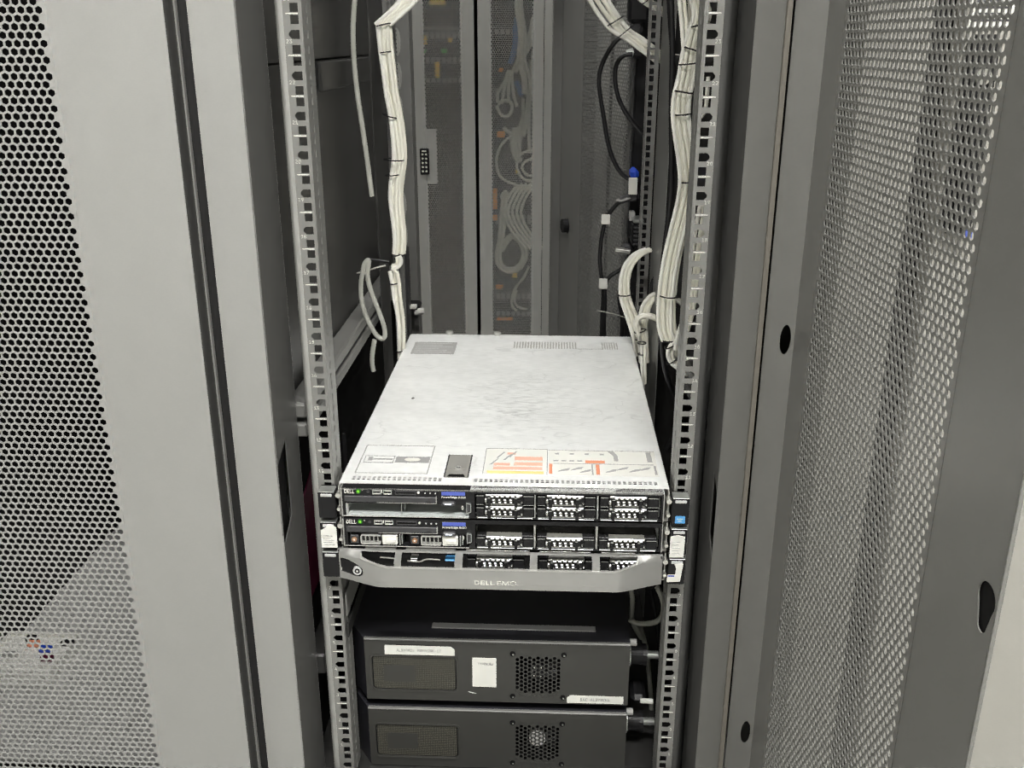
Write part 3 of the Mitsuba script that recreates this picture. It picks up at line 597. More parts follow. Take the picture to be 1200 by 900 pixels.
put('ear_label', front(Polygon([(.2195, zt - .0455), (.2380, zt - .0455), (.2385, zt - .015), (.2290, zt - .0125), (.2195, zt - .0150)]), -.0240, .0012), WHITE, er_, label='white paper sticker')
put('label_print', cat(*[bx(.2225, .2225 + w, -.0243, -.0240, zt - .040 + i * .0042, zt - .0392 + i * .0042) for i, w in enumerate((.010, .009, .0105, .008, .010))]), MIDL, er_)
# third server behind a silver bezel
zt = uz(9)
S3 = thing('rack_server', 'lowest rack server of the stack behind a silver lockable bezel', 'rack server')
server_shell(S3, zt, GALV2, False)
put('top_cover', bx(-.217, .217, -.002, .672, zt - .0016, zt - .0006), GALV2, S3)
fp = put('front_panel', front(sbox(-.2105, zt - .0425, .2088, zt - .001), FP + .012, .004), BLACK, S3)
for x0, x1 in ((-.185, -.143), (-.130, -.063), (-.049, .036), (.049, .117), (.131, .176)):
    put('panel_rim', rbx(x0, x1, .0012, .0032, zt, FP + .002, FP + .012, .0006), GALV2, fp)
for x0 in (-.0480, .0480): drive(S3, x0, .0125, zt, .0768)
put('light_bar', rbx(-.0775, -.0640, .0158, .0180, zt, FP - .002, FP + .012, .0008), BLUEL, fp, label='pale blue light bar')
put('handle_rod', cat(tube([(-.128, FP, zt - .019), (-.110, FP - .002, zt - .0185), (-.104, FP - .002, zt - .0155), (-.084, FP - .002, zt - .0155)], .0011, 20, 6), tube([(-.165, FP, zt - .0145), (-.150, FP - .001, zt - .0150), (-.144, FP - .001, zt - .016)], .0012, 12, 6), rbx(-.124, -.114, .0145, .016, zt, FP - .001, FP + .012), rbx(-.124, -.115, .0178, .019, zt, FP - .001, FP + .012)), CHROME, fp)
drive(S3, .1300, .0125, zt)
ear(S3, -1, zt); er3 = ear(S3, 1, zt)
put('ear_label', front(Polygon([(.2180, zt - .0385), (.2355, zt - .0375), (.2385, zt - .0105), (.2270, zt - .0115), (.2295, zt - .018), (.2285, zt - .027), (.2185, zt - .0275)]), -.0240, .0012), WHITE, er3, label='torn white sticker with a blue corner')
put('label_print', front(sbox(.2190, zt - .0300, .2275, zt - .0278), -.0242, .0003), BLUE, er3)
def bezel_bend(mesh):
    v, f = V(mesh); v = v.copy(); d = zt - v[:, 2]
    b = np.clip((.2215 - np.abs(v[:, 0] + .005)) / .064, 0, 1); b = b * b * (3 - 2 * b) * .35 + b * .65
    c = np.clip(d / .009, 0, 1); v[:, 1] += -.019 - .020 * b * c - .004 * b * np.clip((d - .016) / .02, 0, 1); return v, f
def bezel_plate(poly, t, y=0.0):
    m = trimesh.Trimesh(*front(poly, y, t)); vv, ff = trimesh.remesh.subdivide_to_size(m.vertices, m.faces, .008); return bezel_bend((vv, ff))
outer = Polygon([(-.2215, zt - .001), (.2115, zt - .001), (.2115, zt - .044), (-.2215, zt - .044)])
opening = Polygon([(-.1885, zt - .0022), (.1785, zt - .0022), (.1770, zt - .0075), (.1460, zt - .0160), (-.1520, zt - .0160), (-.1870, zt - .0075)])
inset = Polygon([(-.2175, zt - .0125), (-.206, zt - .014), (-.192, zt - .0190), (-.1860, zt - .0235), (-.1850, zt - .0305), (-.190, zt - .0355), (-.200, zt - .0360), (-.2175, zt - .034)])
body = outer.difference(opening).difference(inset)
for x0, x1 in ((-.1425, -.1335), (-.0625, -.0520), (.0365, .0465), (.1180, .1285)): body = body.union(sbox(x0, zt - .0165, x1, zt - .001))
bz_ = put('bezel', bezel_plate(body, .0035), SILVER, S3, smooth=40, label='silver bezel with slanted ends')
put('opening_rim', bezel_plate(opening.buffer(.0012, join_style=2).difference(opening.buffer(-.0006, join_style=2)).difference(sbox(-.3, zt - .004, .3, zt + .01)), .0024, -.0012), GALV2, bz_)
put('bezel_return', cat(bx(-.2205, -.2185, -.02, .004, zt - .043, zt - .002), bx(.2090, .2110, -.02, .004, zt - .043, zt - .002)), DGREY, bz_)
put('lock_panel', bezel_plate(inset.buffer(.001), .0015, .002), BLACK, bz_)
lk = put('lock', cat(cyl((-.1935, -.0310, zt - .0275), (-.1935, -.016, zt - .0275), .0060, 24)), MIDL, bz_, label='round key lock')
put('keyhole', cat(cyl((-.1935, -.0314, zt - .0275), (-.1935, -.0300, zt - .0275), .0036, 16)), BLACK, lk); put('lock_core', cyl((-.1935, -.0318, zt - .0275), (-.1935, -.0300, zt - .0275), .0015, 12), MIDL, lk)
lv, lf = words('DELL', .0060, -.0370, -.0437, zt - .0365, bold=True, w=.0275); ev, ef = words('EMC', .0060, -.0075, -.0437, zt - .0365, w=.0260)
put('brand_text', cat((lv, lf), (ev, ef)), MARK, bz_)

# ---------------------------------------------------------------- the two black appliance boxes below
def appliance(ztop, lab, first):
    t = thing('appliance_box', lab, 'appliance'); zb = ztop - .1062; yf = .05
    cx, cz = .0480, ztop - .0570
    plan = [(-.2085, yf), (-.2310, yf + .034), (-.2310, .50), (.1820, .50), (.1820, yf)]
    fan_open = Polygon([(cx - .0335, cz - .028), (cx - .026, cz - .036), (cx + .026, cz - .036), (cx + .0335, cz - .028), (cx + .0335, cz + .028), (cx + .026, cz + .036), (cx - .026, cz + .036), (cx - .0335, cz + .028)])
    win = rrect(-.1985, -.0730, ztop - .0885, ztop - .0290, .006)
    face = sbox(-.2085, zb, .1820, ztop - .0012).difference(fan_open).difference(win)
    put('body', cat(plate(Polygon([plan[0], plan[1], plan[2], plan[3], plan[4]]), .0015, (0, 0, ztop - .0015), X, Y, Z), plate(Polygon(plan), .0015, (0, 0, zb), X, Y, Z),
                    plate(sbox(0, zb, math.hypot(.0225, .034), ztop), .0015, (-.2085, yf, 0), np.array([-.0225, .034, 0]) / math.hypot(.0225, .034), Z, (.83, .55, 0)),
                    bx(-.231, -.2295, yf + .034, .5, zb, ztop), bx(.1805, .182, yf, .5, zb, ztop), bx(-.231, .182, .4985, .5, zb, ztop)), GLOSSK, t)
    fr = put('front_panel', front(face, yf - .001, .0025), CHASSIS, t)
    put('edge_highlight', cat(rb(-.2088, .1822, yf - .0022, yf + .004, ztop - .0018, ztop + .0012, .0008), ), PAINT_D, fr)  # pale strip stands in for the highlight along the front edge
    wf = put('filter_window', cat(front(rrect(-.2015, -.0700, ztop - .0915, ztop - .0260, .008).difference(rrect(-.1990, -.0725, ztop - .0890, ztop - .0285, .006)), yf - .0026, .002)), CHASSIS, fr, label='rounded filter window')
    put('window_groove', front(rrect(-.2000, -.0715, ztop - .0900, ztop - .0275, .007).difference(rrect(-.1965, -.0750, ztop - .0865, ztop - .0310, .005)), yf + .001, .001), MATTE, wf)
    put('filter_mesh', front(rrect(-.1970, -.0745, ztop - .0870, ztop - .0305, .005), yf + .0005, .001), FILTER, wf, label='dark filter gauze')
    put('filter_plate', front(sbox(-.182, ztop - .0750, -.1345, ztop - .0460), yf - .0001, .0008), CHASSIS, wf)
    gv, gf = honeycomb(.0725, .0670, .0070, .0030, .00285, .0012, skip=lambda a, b: (np.abs(a - .03625) / .036 + np.abs(b - .0335) / .0335 > 1.66))
    gr = put('fan_grille', (np.stack([cx - .0335 + gv[:, 1], yf - .0004 + gv[:, 2], cz - .03625 + gv[:, 0]], 1), gf), CHASSIS, t, label='fan grille of hexagonal holes')
    put('grille_hollow', cat(bx(cx - .036, cx + .036, yf + .045, yf + .046, cz - .038, cz + .038), bx(cx - .037, cx - .036, yf + .003, yf + .046, cz - .038, cz + .038), bx(cx + .036, cx + .037, yf + .003, yf + .046, cz - .038, cz + .038), bx(cx - .037, cx + .037, yf + .003, yf + .046, cz + .038, cz + .039), bx(cx - .037, cx + .037, yf + .003, yf + .046, cz - .039, cz - .038)), MATTE, gr)
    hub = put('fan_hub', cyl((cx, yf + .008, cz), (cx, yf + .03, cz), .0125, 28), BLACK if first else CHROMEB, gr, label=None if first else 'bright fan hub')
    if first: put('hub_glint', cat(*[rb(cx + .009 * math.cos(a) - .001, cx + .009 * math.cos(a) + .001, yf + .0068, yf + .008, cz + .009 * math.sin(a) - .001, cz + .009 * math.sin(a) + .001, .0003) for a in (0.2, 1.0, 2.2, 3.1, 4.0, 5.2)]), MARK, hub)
    bl = []
    for k in range(7):
        a = k * 2 * math.pi / 7; pts = np.array([[cx + r * math.cos(a + s), yf + .012 + .012 * s, cz + r * math.sin(a + s)] for r, s in ((.012, 0), (.034, .25), (.034, .75), (.012, .6))])
        bl.append((pts, np.array([[0, 1, 2], [0, 2, 3]])))
    put('fan_blade', cat(*bl), BLACK, gr, kind='stuff')
    for sx in (-1, 1):
        for sz in (-1, 1):
            s = put('screw', cyl((cx + sx * .0375, yf - .0022, cz + sz * .0375), (cx + sx * .0375, yf - .0008, cz + sz * .0375), .0040, 16), MATTE, fr)
            put('screw_head', cyl((cx + sx * .0375 + .0008, yf - .0028, cz + sz * .0375 - .0012), (cx + sx * .0375 + .0008, yf - .002, cz + sz * .0375 - .0012), .0014, 10), STEEL, s)
    put('top_strip', rb(-.112, .133, .078, .092, ztop + .0001, ztop + .0022, .001), STRIPG, t, label='grey strip across the lid')
    put('thumb_screw', cyl((.182, yf + .012, ztop - .004), (.192, yf + .012, ztop - .004), .0055, 16), PAINT, t)
    co = put('connector', cat(cyl((.182, yf + .05, ztop - .052), (.186, yf + .05, ztop - .052), .0175, 24), cyl((.186, yf + .05, ztop - .052), (.206, yf + .05, ztop - .052), .0145, 24), cyl((.206, yf + .05, ztop - .052), (.212, yf + .05, ztop - .052), .0165, 12)), BLACK, t, label='round black cable connector')
    put('connector_ring', cat(cyl((.1855, yf + .05, ztop - .052), (.1875, yf + .05, ztop - .052), .0178, 24), cyl((.2115, yf + .05, ztop - .052), (.2300, yf + .05, ztop - .052), .0062, 14)), STEEL, co)
    if first:
        st = put('label_sticker', front(Polygon([(-.178, ztop - .0245), (-.178, ztop - .0085), (-.080, ztop - .0090), (-.0745, ztop - .0135), (-.0745, ztop - .0245)]), yf - .0034, .0006), WHITE, fr, label='long white label above the filter window')
        put('label_print', words('AL3Y0R02-PERW0RK-1T', .0042, -.1605, yf - .0036, ztop - .0185, w=.066), INKL, st)
        st = put('label_sticker', front(sbox(-.0490, ztop - .0790, -.0135, ztop - .0280), yf - .0020, .0006), WHITE, fr, label='square white label in the middle of the face')
        put('label_print', words('TYPENUEJ', .0040, -.0410, yf - .0022, ztop - .0400, w=.0225), INKL, st)
        st = put('label_sticker', front(Polygon([(.0915, ztop - .1035), (.0915, ztop - .0945), (.0965, ztop - .0900), (.1755, ztop - .0905), (.1755, ztop - .1035)]), yf - .0020, .0006), WHITE, fr, label='long white label at the lower right')
        put('label_print', words('SAC-AL3YSER4', .0046, .1110, yf - .0022, ztop - .0990, w=.044), INKL, st)
        put('scuff', front(Polygon([(-.056, ztop - .088), (-.046, ztop - .0905), (-.043, ztop - .0920), (-.050, ztop - .0915), (-.0555, ztop - .0895)]), yf - .0013, .0004), MIDL, fr)
    return t
GLOSSK = mat('chassis_gloss', (.030, .030, .036), .22, spec=.6)
STRIPG = mat('strip_grey', (.24, .24, .24), .45)
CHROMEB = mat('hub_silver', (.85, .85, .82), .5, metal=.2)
appliance(.2662, 'black appliance box with white labels and a fan grille, upper of two', True)
appliance(.1430, 'black appliance box without labels, its fan hub bright, lower of two', False)
sh = thing('rack_shelf', 'black shelf plate under the lower appliance box', 'rack shelf')
put('shelf_plate', bx(-.222, .222, .06, .55, .0353, .0366), PAINT_K, sh)

# ---------------------------------------------------------------- cable bundles inside the open cabinet
def bundle(name, label, strands, ties, r, m=CABLE, group=None, tie_r=None):
    """strands: list of point lists; each strand is a part of its own; ties: (centre, radius, tilt)"""
    t = thing(name, label, 'cable bundle' if len(strands) > 1 else 'cable', group)
    for i, s in enumerate(strands): put('cable', tube(s, r if not isinstance(r, (list, tuple)) else r[i % len(r)], sides=9), m if i % 3 else (CABLE2 if m == CABLE else m), t, smooth=50)
    for (c, tr, tilt) in ties:
        k = put('cable_tie', ring(c, tr, .0011, tilt), CABLEB, t, smooth=50)
    return t
def fan_out(path, offs): return [strand_offset(path, o) for o in offs]
def OFF(n, rad, seed, wob=.3):
    g = np.random.default_rng(seed); a = np.arange(n) * 2.39996 + seed; q = rad * np.sqrt((np.arange(n) + .4) / n)
    return [(q[i] * math.cos(a[i]), q[i] * math.sin(a[i]), wob * rad * g.uniform(-1, 1), g.uniform(2, 6), g.uniform(0, 6)) for i in range(n)]
def ROW(n, r, seed, wob=.25, rows=2, gap=1.06):
    """cables side by side in rows, weaving a little"""
    g = np.random.default_rng(seed); k = (n + rows - 1) // rows
    return [(((i % k) - (k - 1) / 2 + .5 * (i // k) - .25 * (rows - 1)) * 2 * r * gap, (i // k) * 1.9 * r, wob * 2 * r * g.uniform(-1, 1), g.uniform(3, 9), g.uniform(0, 6)) for i in range(n)]
# right side, main run
pa = [(0.2303, 0.3000, 1.1785), (0.2346, 0.3000, 1.1459), (0.2401, 0.3000, 1.1126), (0.2446, 0.3000, 1.0788), (0.2466, 0.3000, 1.0652)]
bundle('cable_bundle', 'pair of ivory cables hanging at the top right beside the main run', [strand_offset(pa, (-.0035, 0)), strand_offset(pa, (.0035, .004)), [(0.2420, 0.3100, 1.1791), (0.2465, 0.3100, 1.1462), (0.2505, 0.3100, 1.1015), (0.2531, 0.3100, 1.0787)]], [], .0031)
pb = [(0.2497, 0.2800, 1.1774), (0.2530, 0.2800, 1.1452), (0.2589, 0.2800, 1.1256), (0.2553, 0.2800, 1.1102), (0.2507, 0.2800, 1.0903), (0.2474, 0.2800, 1.0679), (0.2453, 0.2800, 1.0452), (0.2418, 0.2800, 1.0246), (0.2410, 0.2800, 0.9991), (0.2467, 0.2800, 0.9638), (0.2534, 0.2800, 0.9340), (0.2582, 0.2800, 0.8975), (0.2534, 0.2800, 0.8542), (0.2448, 0.2800, 0.8098), (0.2385, 0.2800, 0.7645), (0.2360, 0.2800, 0.7182), (0.2382, 0.2800, 0.6777), (0.2446, 0.2800, 0.6573)]
bundle('cable_bundle', 'thick run of ivory cables tied together down the right side of the open cabinet', fan_out(pb, ROW(8, .0031, 3, .5)),
       [((0.2563, 0.2800, 1.1124), .0095, .2), ((0.2489, 0.2800, 1.0814), .010, -.3), ((0.2454, 0.2800, 1.0622), .012, .1), ((0.2418, 0.2800, 1.0246), .0125, -.15), ((0.2436, 0.2800, 0.9944), .011, .1), ((0.2568, 0.2800, 0.9000), .010, .15), ((0.2367, 0.2800, 0.7288), .0125, -.05), ((0.2444, 0.2800, 0.6600), .012, .15)], .0031)
pc = [(0.2735, 0.2700, 1.0456), (0.2735, 0.2700, 1.0114), (0.2719, 0.2700, 0.9999), (0.2665, 0.2700, 0.9906)]
bundle('looped_cable', 'short ivory cable loop beside the run behind the right rail', [pc], [], .0031)
pd = [(0.2793, 0.2600, 0.8701), (0.2765, 0.2600, 0.8392), (0.2736, 0.2600, 0.8078), (0.2694, 0.2600, 0.7566), (0.2652, 0.2600, 0.7040), (0.2592, 0.2600, 0.6772), (0.2569, 0.2600, 0.6501)]
bundle('cable_bundle', 'ivory cables splitting off the run just behind the right rail', fan_out(pd, ROW(3, .0031, 5, .3, 1)), [((0.2888, 0.2600, 0.7851), .007, .1)], .0031)
pe = [(0.2856, 0.2500, 0.8100), (0.2903, 0.2500, 0.7784), (0.2938, 0.2500, 0.7464), (0.2924, 0.2500, 0.6940), (0.2926, 0.2500, 0.6538), (0.2888, 0.2500, 0.6334)]
bundle('looped_cable', 'ivory cable bowed out behind the lower right rail', [pe, strand_offset(pe, (-.006, .004))], [], .0031)
co = [[(0.2509, 0.2700, 0.6632), (0.2413, 0.2700, 0.6494), (0.2408, 0.2700, 0.6356), (0.2494, 0.2700, 0.6219), (0.2643, 0.2700, 0.6124), (0.2726, 0.2700, 0.6055)], [(0.2581, 0.2750, 0.6618), (0.2473, 0.2750, 0.6451), (0.2480, 0.2750, 0.6327), (0.2579, 0.2750, 0.6203), (0.2728, 0.2750, 0.6122)], [(0.2632, 0.2800, 0.6520), (0.2558, 0.2800, 0.6436), (0.2551, 0.2800, 0.6339), (0.2649, 0.2800, 0.6243), (0.2757, 0.2800, 0.6189)], [(0.2642, 0.2650, 0.6677), (0.2585, 0.2650, 0.6553), (0.2578, 0.2650, 0.6458), (0.2675, 0.2650, 0.6349), (0.2781, 0.2650, 0.6323)]]
bundle('cable_bundle', 'curled up ivory cable ends below the main run on the right', co, [((0.2443, 0.2750, 0.6520), .009, .5), ((0.2470, 0.2750, 0.6271), .008, .6)], .0033)
# rear right, arcs over the rear rail
pf = [(0.2359, 0.5800, 0.7360), (0.2209, 0.5800, 0.7296), (0.2061, 0.5800, 0.7154), (0.1962, 0.5800, 0.6931), (0.1944, 0.5800, 0.6612), (0.1983, 0.5800, 0.6419), (0.2088, 0.5800, 0.6160), (0.2194, 0.5800, 0.5882), (0.2269, 0.5800, 0.5634), (0.2299, 0.5800, 0.5332)]
bundle('cable_bundle', 'ivory cables arching down from the rear rail to the lid corner', fan_out(pf, ROW(5, .0036, 4, .25)), [((0.1963, 0.5800, 0.6532), .013, .1), ((0.2282, 0.5800, 0.5700), .012, .2)], [.0036])
pg = [(0.2531, 0.5600, 0.6606), (0.2456, 0.5600, 0.6573), (0.2354, 0.5600, 0.6460), (0.2285, 0.5600, 0.6283), (0.2266, 0.5600, 0.6024), (0.2279, 0.5600, 0.5729), (0.2316, 0.5600, 0.5281)]
bundle('cable_bundle', 'second arc of ivory cables below the first beside the lid', fan_out(pg, [(-.004, 0), (.003, .003), (.009, 0)]), [], .0036)
pi_ = [(0.2183, 0.5300, 0.5918), (0.2129, 0.5300, 0.6110), (0.2155, 0.5300, 0.6222), (0.2259, 0.5300, 0.6271), (0.2397, 0.5300, 0.6256), (0.2491, 0.5300, 0.6210)]
bundle('cable_bundle', 'folded stub of ivory cables with cut white ends', fan_out(pi_, [(0, 0), (.004, .004), (.001, -.007)]), [((0.2211, 0.5300, 0.5983), .010, .3)], .0040)
pj_ = [(0.2751, 0.5000, 0.6640), (0.2842, 0.5000, 0.6611), (0.2922, 0.5000, 0.6519), (0.3006, 0.5000, 0.6365), (0.3060, 0.5000, 0.6209)]
bundle('looped_cable', 'ivory cable pair crossing behind the main run towards the right rail', fan_out(pj_, [(0, 0), (.006, .004)]), [], .0034)
bundle('cable_bundle', 'ivory cable tails hanging at the right edge of the lid', [[(0.2175, 0.4500, 0.5961), (0.2189, 0.4500, 0.5650), (0.2215, 0.4500, 0.5415), (0.2241, 0.4500, 0.5177)], [(0.2223, 0.4400, 0.5994), (0.2241, 0.4400, 0.5607), (0.2256, 0.4400, 0.5293)]], [((0.2172, 0.4500, 0.6007), .007, 0), ((0.2182, 0.4500, 0.5806), .006, 0)], .0030)
# top right, bundle across the rear opening
ph = [(0.1264, 0.7500, 1.1841), (0.1459, 0.7500, 1.1523), (0.1655, 0.7500, 1.1261), (0.1818, 0.7500, 1.1084), (0.2011, 0.7500, 1.0966), (0.2271, 0.7500, 1.0788), (0.2662, 0.7500, 1.0519)]
bundle('cable_bundle', 'ivory cables slanting across the rear opening at the top', fan_out(ph, ROW(4, .0042, 9, .3, 1, 1.25)), [((0.1703, 0.7500, 1.1246), .014, .6), ((0.1897, 0.7500, 1.1070), .015, .8)], .0040)
pk = [(0.2009, 0.7500, 1.1754), (0.2232, 0.7500, 1.1595), (0.2424, 0.7500, 1.1479), (0.2648, 0.7500, 1.1348)]
bundle('cable_bundle', 'short run of ivory cables at the very top above the slanting one', fan_out(pk, [(-.006, 0), (.001, .004), (.008, 0)]), [((0.2248, 0.7500, 1.1580), .010, .7)], .0040)
# left side
pl_ = [(-0.1567, 0.6000, 1.1909), (-0.1807, 0.6000, 1.1644), (-0.2018, 0.6000, 1.1429), (-0.2199, 0.6000, 1.1280), (-0.2336, 0.6000, 1.1171)]
bundle('cable_bundle', 'ivory cables slanting in from the top to the left run', fan_out(pl_, ROW(4, .0038, 6, .3, 1, 1.15)), [((-0.2321, 0.6000, 1.1171), .012, .2)], .0040)
pm = [(-0.2321, 0.6000, 1.1185), (-0.2317, 0.6000, 1.0952), (-0.2311, 0.6000, 1.0744), (-0.2282, 0.6000, 1.0394), (-0.2253, 0.6000, 1.0039), (-0.2193, 0.6000, 0.9680), (-0.2150, 0.6000, 0.9241), (-0.2148, 0.6000, 0.8899), (-0.2189, 0.6000, 0.8643), (-0.2236, 0.6000, 0.8262), (-0.2220, 0.6000, 0.7875), (-0.2205, 0.6000, 0.7483), (-0.2232, 0.6000, 0.7196)]
bundle('cable_bundle', 'long run of ivory cables tied down the left rear rail', fan_out(pm, ROW(6, .0035, 8, .5)),
       [((-0.2312, 0.6000, 1.0730), .009, .1), ((-0.2284, 0.6000, 0.9665), .012, -.3), ((-0.2240, 0.6000, 0.8913), .018, -.05), ((-0.2282, 0.6000, 0.8642), .012, .05), ((-0.2218, 0.6000, 0.7148), .009, .4)], [.0042, .0038])
bundle('looped_cable', 'cut ivory cable ends folded back under the left run', [[(-0.2201, 0.5900, 0.7186), (-0.2173, 0.5900, 0.7091), (-0.2225, 0.5900, 0.6994), (-0.2322, 0.5900, 0.6945), (-0.2353, 0.5900, 0.6961)], [(-0.2252, 0.5920, 0.7165), (-0.2241, 0.5920, 0.7070), (-0.2291, 0.5920, 0.7005), (-0.2354, 0.5920, 0.7004)]], [], .0040)
pn = [(-0.2323, 0.5800, 0.6920), (-0.2301, 0.5800, 0.6695), (-0.2281, 0.5800, 0.6403), (-0.2232, 0.5800, 0.6042), (-0.2215, 0.5800, 0.5658), (-0.2215, 0.5800, 0.5235)]
bundle('cable_bundle', 'lower ivory cables dropping to the left edge of the lid', fan_out(pn, [(-.005, 0, .002, 3, 0), (.002, .004, .002, 4, 2), (.006, -.003, .003, 3, 1)]), [((-0.2301, 0.5800, 0.6695), .008, .1), ((-0.2241, 0.5800, 0.5388), .008, .2)], .0040)
bundle('hanging_cable', 'grey cable hanging down from the top in the dark left side', [[(-0.2396, 0.4200, 1.1743), (-0.2448, 0.4200, 1.1504), (-0.2495, 0.4200, 1.1139), (-0.2510, 0.4200, 1.0643), (-0.2484, 0.4200, 1.0135), (-0.2431, 0.4200, 0.9616), (-0.2369, 0.4200, 0.8950), (-0.2334, 0.4200, 0.8540)]], [], .0042, CABLEG)
bundle('looped_cable', 'grey cable loop tied up above the left depth bar', [[(-0.2497, 0.4200, 0.7293), (-0.2557, 0.4200, 0.7235), (-0.2604, 0.4200, 0.6896), (-0.2562, 0.4200, 0.6599), (-0.2445, 0.4200, 0.6299), (-0.2321, 0.4200, 0.6133), (-0.2248, 0.4200, 0.6134), (-0.2228, 0.4200, 0.6256), (-0.2263, 0.4200, 0.6437), (-0.2365, 0.4200, 0.6751), (-0.2452, 0.4200, 0.7045), (-0.2466, 0.4200, 0.7337), (-0.2444, 0.4200, 0.7482), (-0.2503, 0.4200, 0.7438), (-0.2557, 0.4200, 0.7235)]], [], .0042, CABLEG)
bundle('hanging_cable', 'grey cable end below the loop in the dark left side', [[(-0.2411, 0.4200, 0.6102), (-0.2450, 0.4200, 0.5917), (-0.2476, 0.4200, 0.5685), (-0.2454, 0.4200, 0.5529)]], [], .0042, CABLEG)
bundle('hanging_cable', 'thin black cord from the grey loop to the rear rail', [[(-0.2719, 0.4500, 0.7191), (-0.2570, 0.4500, 0.7222), (-0.2392, 0.4500, 0.7283), (-0.2215, 0.4500, 0.7329)], ], [], .0014, CABLEG)
bundle('hanging_cable', 'thin black tie strap running back from the grey loop', [[(-0.2472, 0.4500, 0.7430), (-0.2327, 0.4500, 0.7417), (-0.2154, 0.4500, 0.7389)]], [], .0024, CABLEB)
# gap outside the right rail
bundle('cable_bundle', 'ivory cables seen in the gap outside the right rail', [[(0.2946, 0.1600, 0.8195), (0.2993, 0.1600, 0.8030), (0.3017, 0.1600, 0.7875), (0.3012, 0.1600, 0.7634), (0.2988, 0.1600, 0.7328), (0.2963, 0.1600, 0.7017), (0.2955, 0.1600, 0.6803)], [(0.2959, 0.1650, 0.7982), (0.2989, 0.1650, 0.7742), (0.2976, 0.1650, 0.7437), (0.2952, 0.1650, 0.7127), (0.2946, 0.1650, 0.6875)]], [], .0034)
# black cords
def cord(label, pts, r, m=None): return bundle('black_cable', label, [pts], [], r, m or CABLEB)
cord('thin black cord beside the main ivory run on the right', [(0.2220, 0.3300, 1.1581), (0.2290, 0.3300, 1.0784), (0.2318, 0.3300, 1.0076), (0.2373, 0.3300, 0.9093), (0.2371, 0.3300, 0.8454), (0.2329, 0.3300, 0.7795), (0.2331, 0.3300, 0.7253), (0.2348, 0.3300, 0.6698), (0.2384, 0.3300, 0.6273), (0.2475, 0.3300, 0.5841), (0.2606, 0.3300, 0.5475), (0.2669, 0.3300, 0.5102), (0.2645, 0.3300, 0.4798), (0.2547, 0.3300, 0.4535)], .0042)
cord('short thin black cord at the very top behind the main ivory run', [(0.2217, 0.3600, 1.1593), (0.2286, 0.3600, 1.1016), (0.2347, 0.3600, 1.0602), (0.2402, 0.3600, 1.0301)], .003)
cord('black cord looping left from the upper plug over the rear door', [(0.2090, 0.8600, 1.1059), (0.1927, 0.8600, 1.0997), (0.1734, 0.8600, 1.0824), (0.1545, 0.8600, 1.0474), (0.1487, 0.8600, 1.0202), (0.1532, 0.8600, 0.9828), (0.1614, 0.8600, 0.9417), (0.1696, 0.8600, 0.9000), (0.1849, 0.8600, 0.8577), (0.2051, 0.8600, 0.8304), (0.2247, 0.8600, 0.8201)], .0044)
cord('black cord looping down from the middle plug to the rear rail', [(0.2109, 0.8400, 1.0653), (0.1961, 0.8400, 1.0638), (0.1833, 0.8400, 1.0512), (0.1792, 0.8400, 1.0274), (0.1838, 0.8400, 0.9954), (0.1984, 0.8400, 0.9630), (0.2235, 0.8400, 0.9303), (0.2466, 0.8400, 0.9073)], .0044)
cord('black cord bowing left with white tags below the blue plug', [(0.2193, 0.8600, 0.7818), (0.2019, 0.8600, 0.7782), (0.1849, 0.8600, 0.7622), (0.1716, 0.8600, 0.7391), (0.1640, 0.8600, 0.6997), (0.1619, 0.8600, 0.6542), (0.1666, 0.8600, 0.6174), (0.1712, 0.8600, 0.5896), (0.1709, 0.8600, 0.5424), (0.1709, 0.8600, 0.4849)], .0043)
cord('black cord joining the tagged one from the right', [(0.2182, 0.8400, 0.6465), (0.1990, 0.8400, 0.6354), (0.1816, 0.8400, 0.6224), (0.1733, 0.8400, 0.6058), (0.1742, 0.8400, 0.5761), (0.1740, 0.8400, 0.5292), (0.1752, 0.8400, 0.4911)], .0043)
cord('black cord hanging in front of the power strip', [(0.2086, 0.8000, 0.6413), (0.2026, 0.8000, 0.6142), (0.2023, 0.8000, 0.5779), (0.2088, 0.8000, 0.5467), (0.2090, 0.8000, 0.4944)], .0042)
cord('black cord behind the rear rail above the second ivory arc', [(0.2633, 0.6000, 0.6923), (0.2514, 0.6000, 0.6809), (0.2459, 0.6000, 0.6648), (0.2476, 0.6000, 0.6322)], .0040)
cord('thin grey wire across the rear opening above the lid', [(0.1510, 0.7200, 0.5829), (0.1784, 0.7200, 0.5780), (0.2129, 0.7200, 0.5678)], .0012, CABLEG)
# power strip at the back and what is plugged in
ps = thing('power_strip', 'tall black power strip standing behind the rear rail', 'power strip')
A_ = (0.2271, 0.9000, 0.8356)
put('housing', rb(A_[0] - .004, A_[0] + .040, .90, .955, .2, 1.9, .004), BLACK, ps)
for i in range(9):
    z = .62 + i * .075
    put('socket', rb(A_[0] - .006, A_[0] - .0035, .91, .945, z, z + .03, .001), DGREY, ps)
def plug(label, u, m=BLACK, rr=(.02, .03, .03)):
    o = thing('power_plug', label, 'plug'); x, y, z = u
    put('plug_body', rb(x - rr[0], x + rr[0], y, y + .05, z - rr[2], z + rr[2], .006), m, o); return o
q = plug('big black power adapter plugged in at the top right', (0.2212, 0.8500, 1.1475), BLACK, (.020, .03, .024))
put('prong_guard', rb(*[f((0.2212, 0.8500, 1.1475)[0], .012) for f in (lambda a, b: a - b, lambda a, b: a + b)], .87, .90, (0.2234, 0.8600, 1.1184)[2] - .012, (0.2234, 0.8600, 1.1184)[2] + .012, .003), DGREY, q)
q = plug('silver gripped plug at the end of the upper black cord', (0.2163, 0.8500, 1.1105), DGREY, (.014, .03, .010)); put('ferrule', cyl((0.2023, 0.8600, 1.1075), (0.2137, 0.8600, 1.1137), .008), CHROME, q)
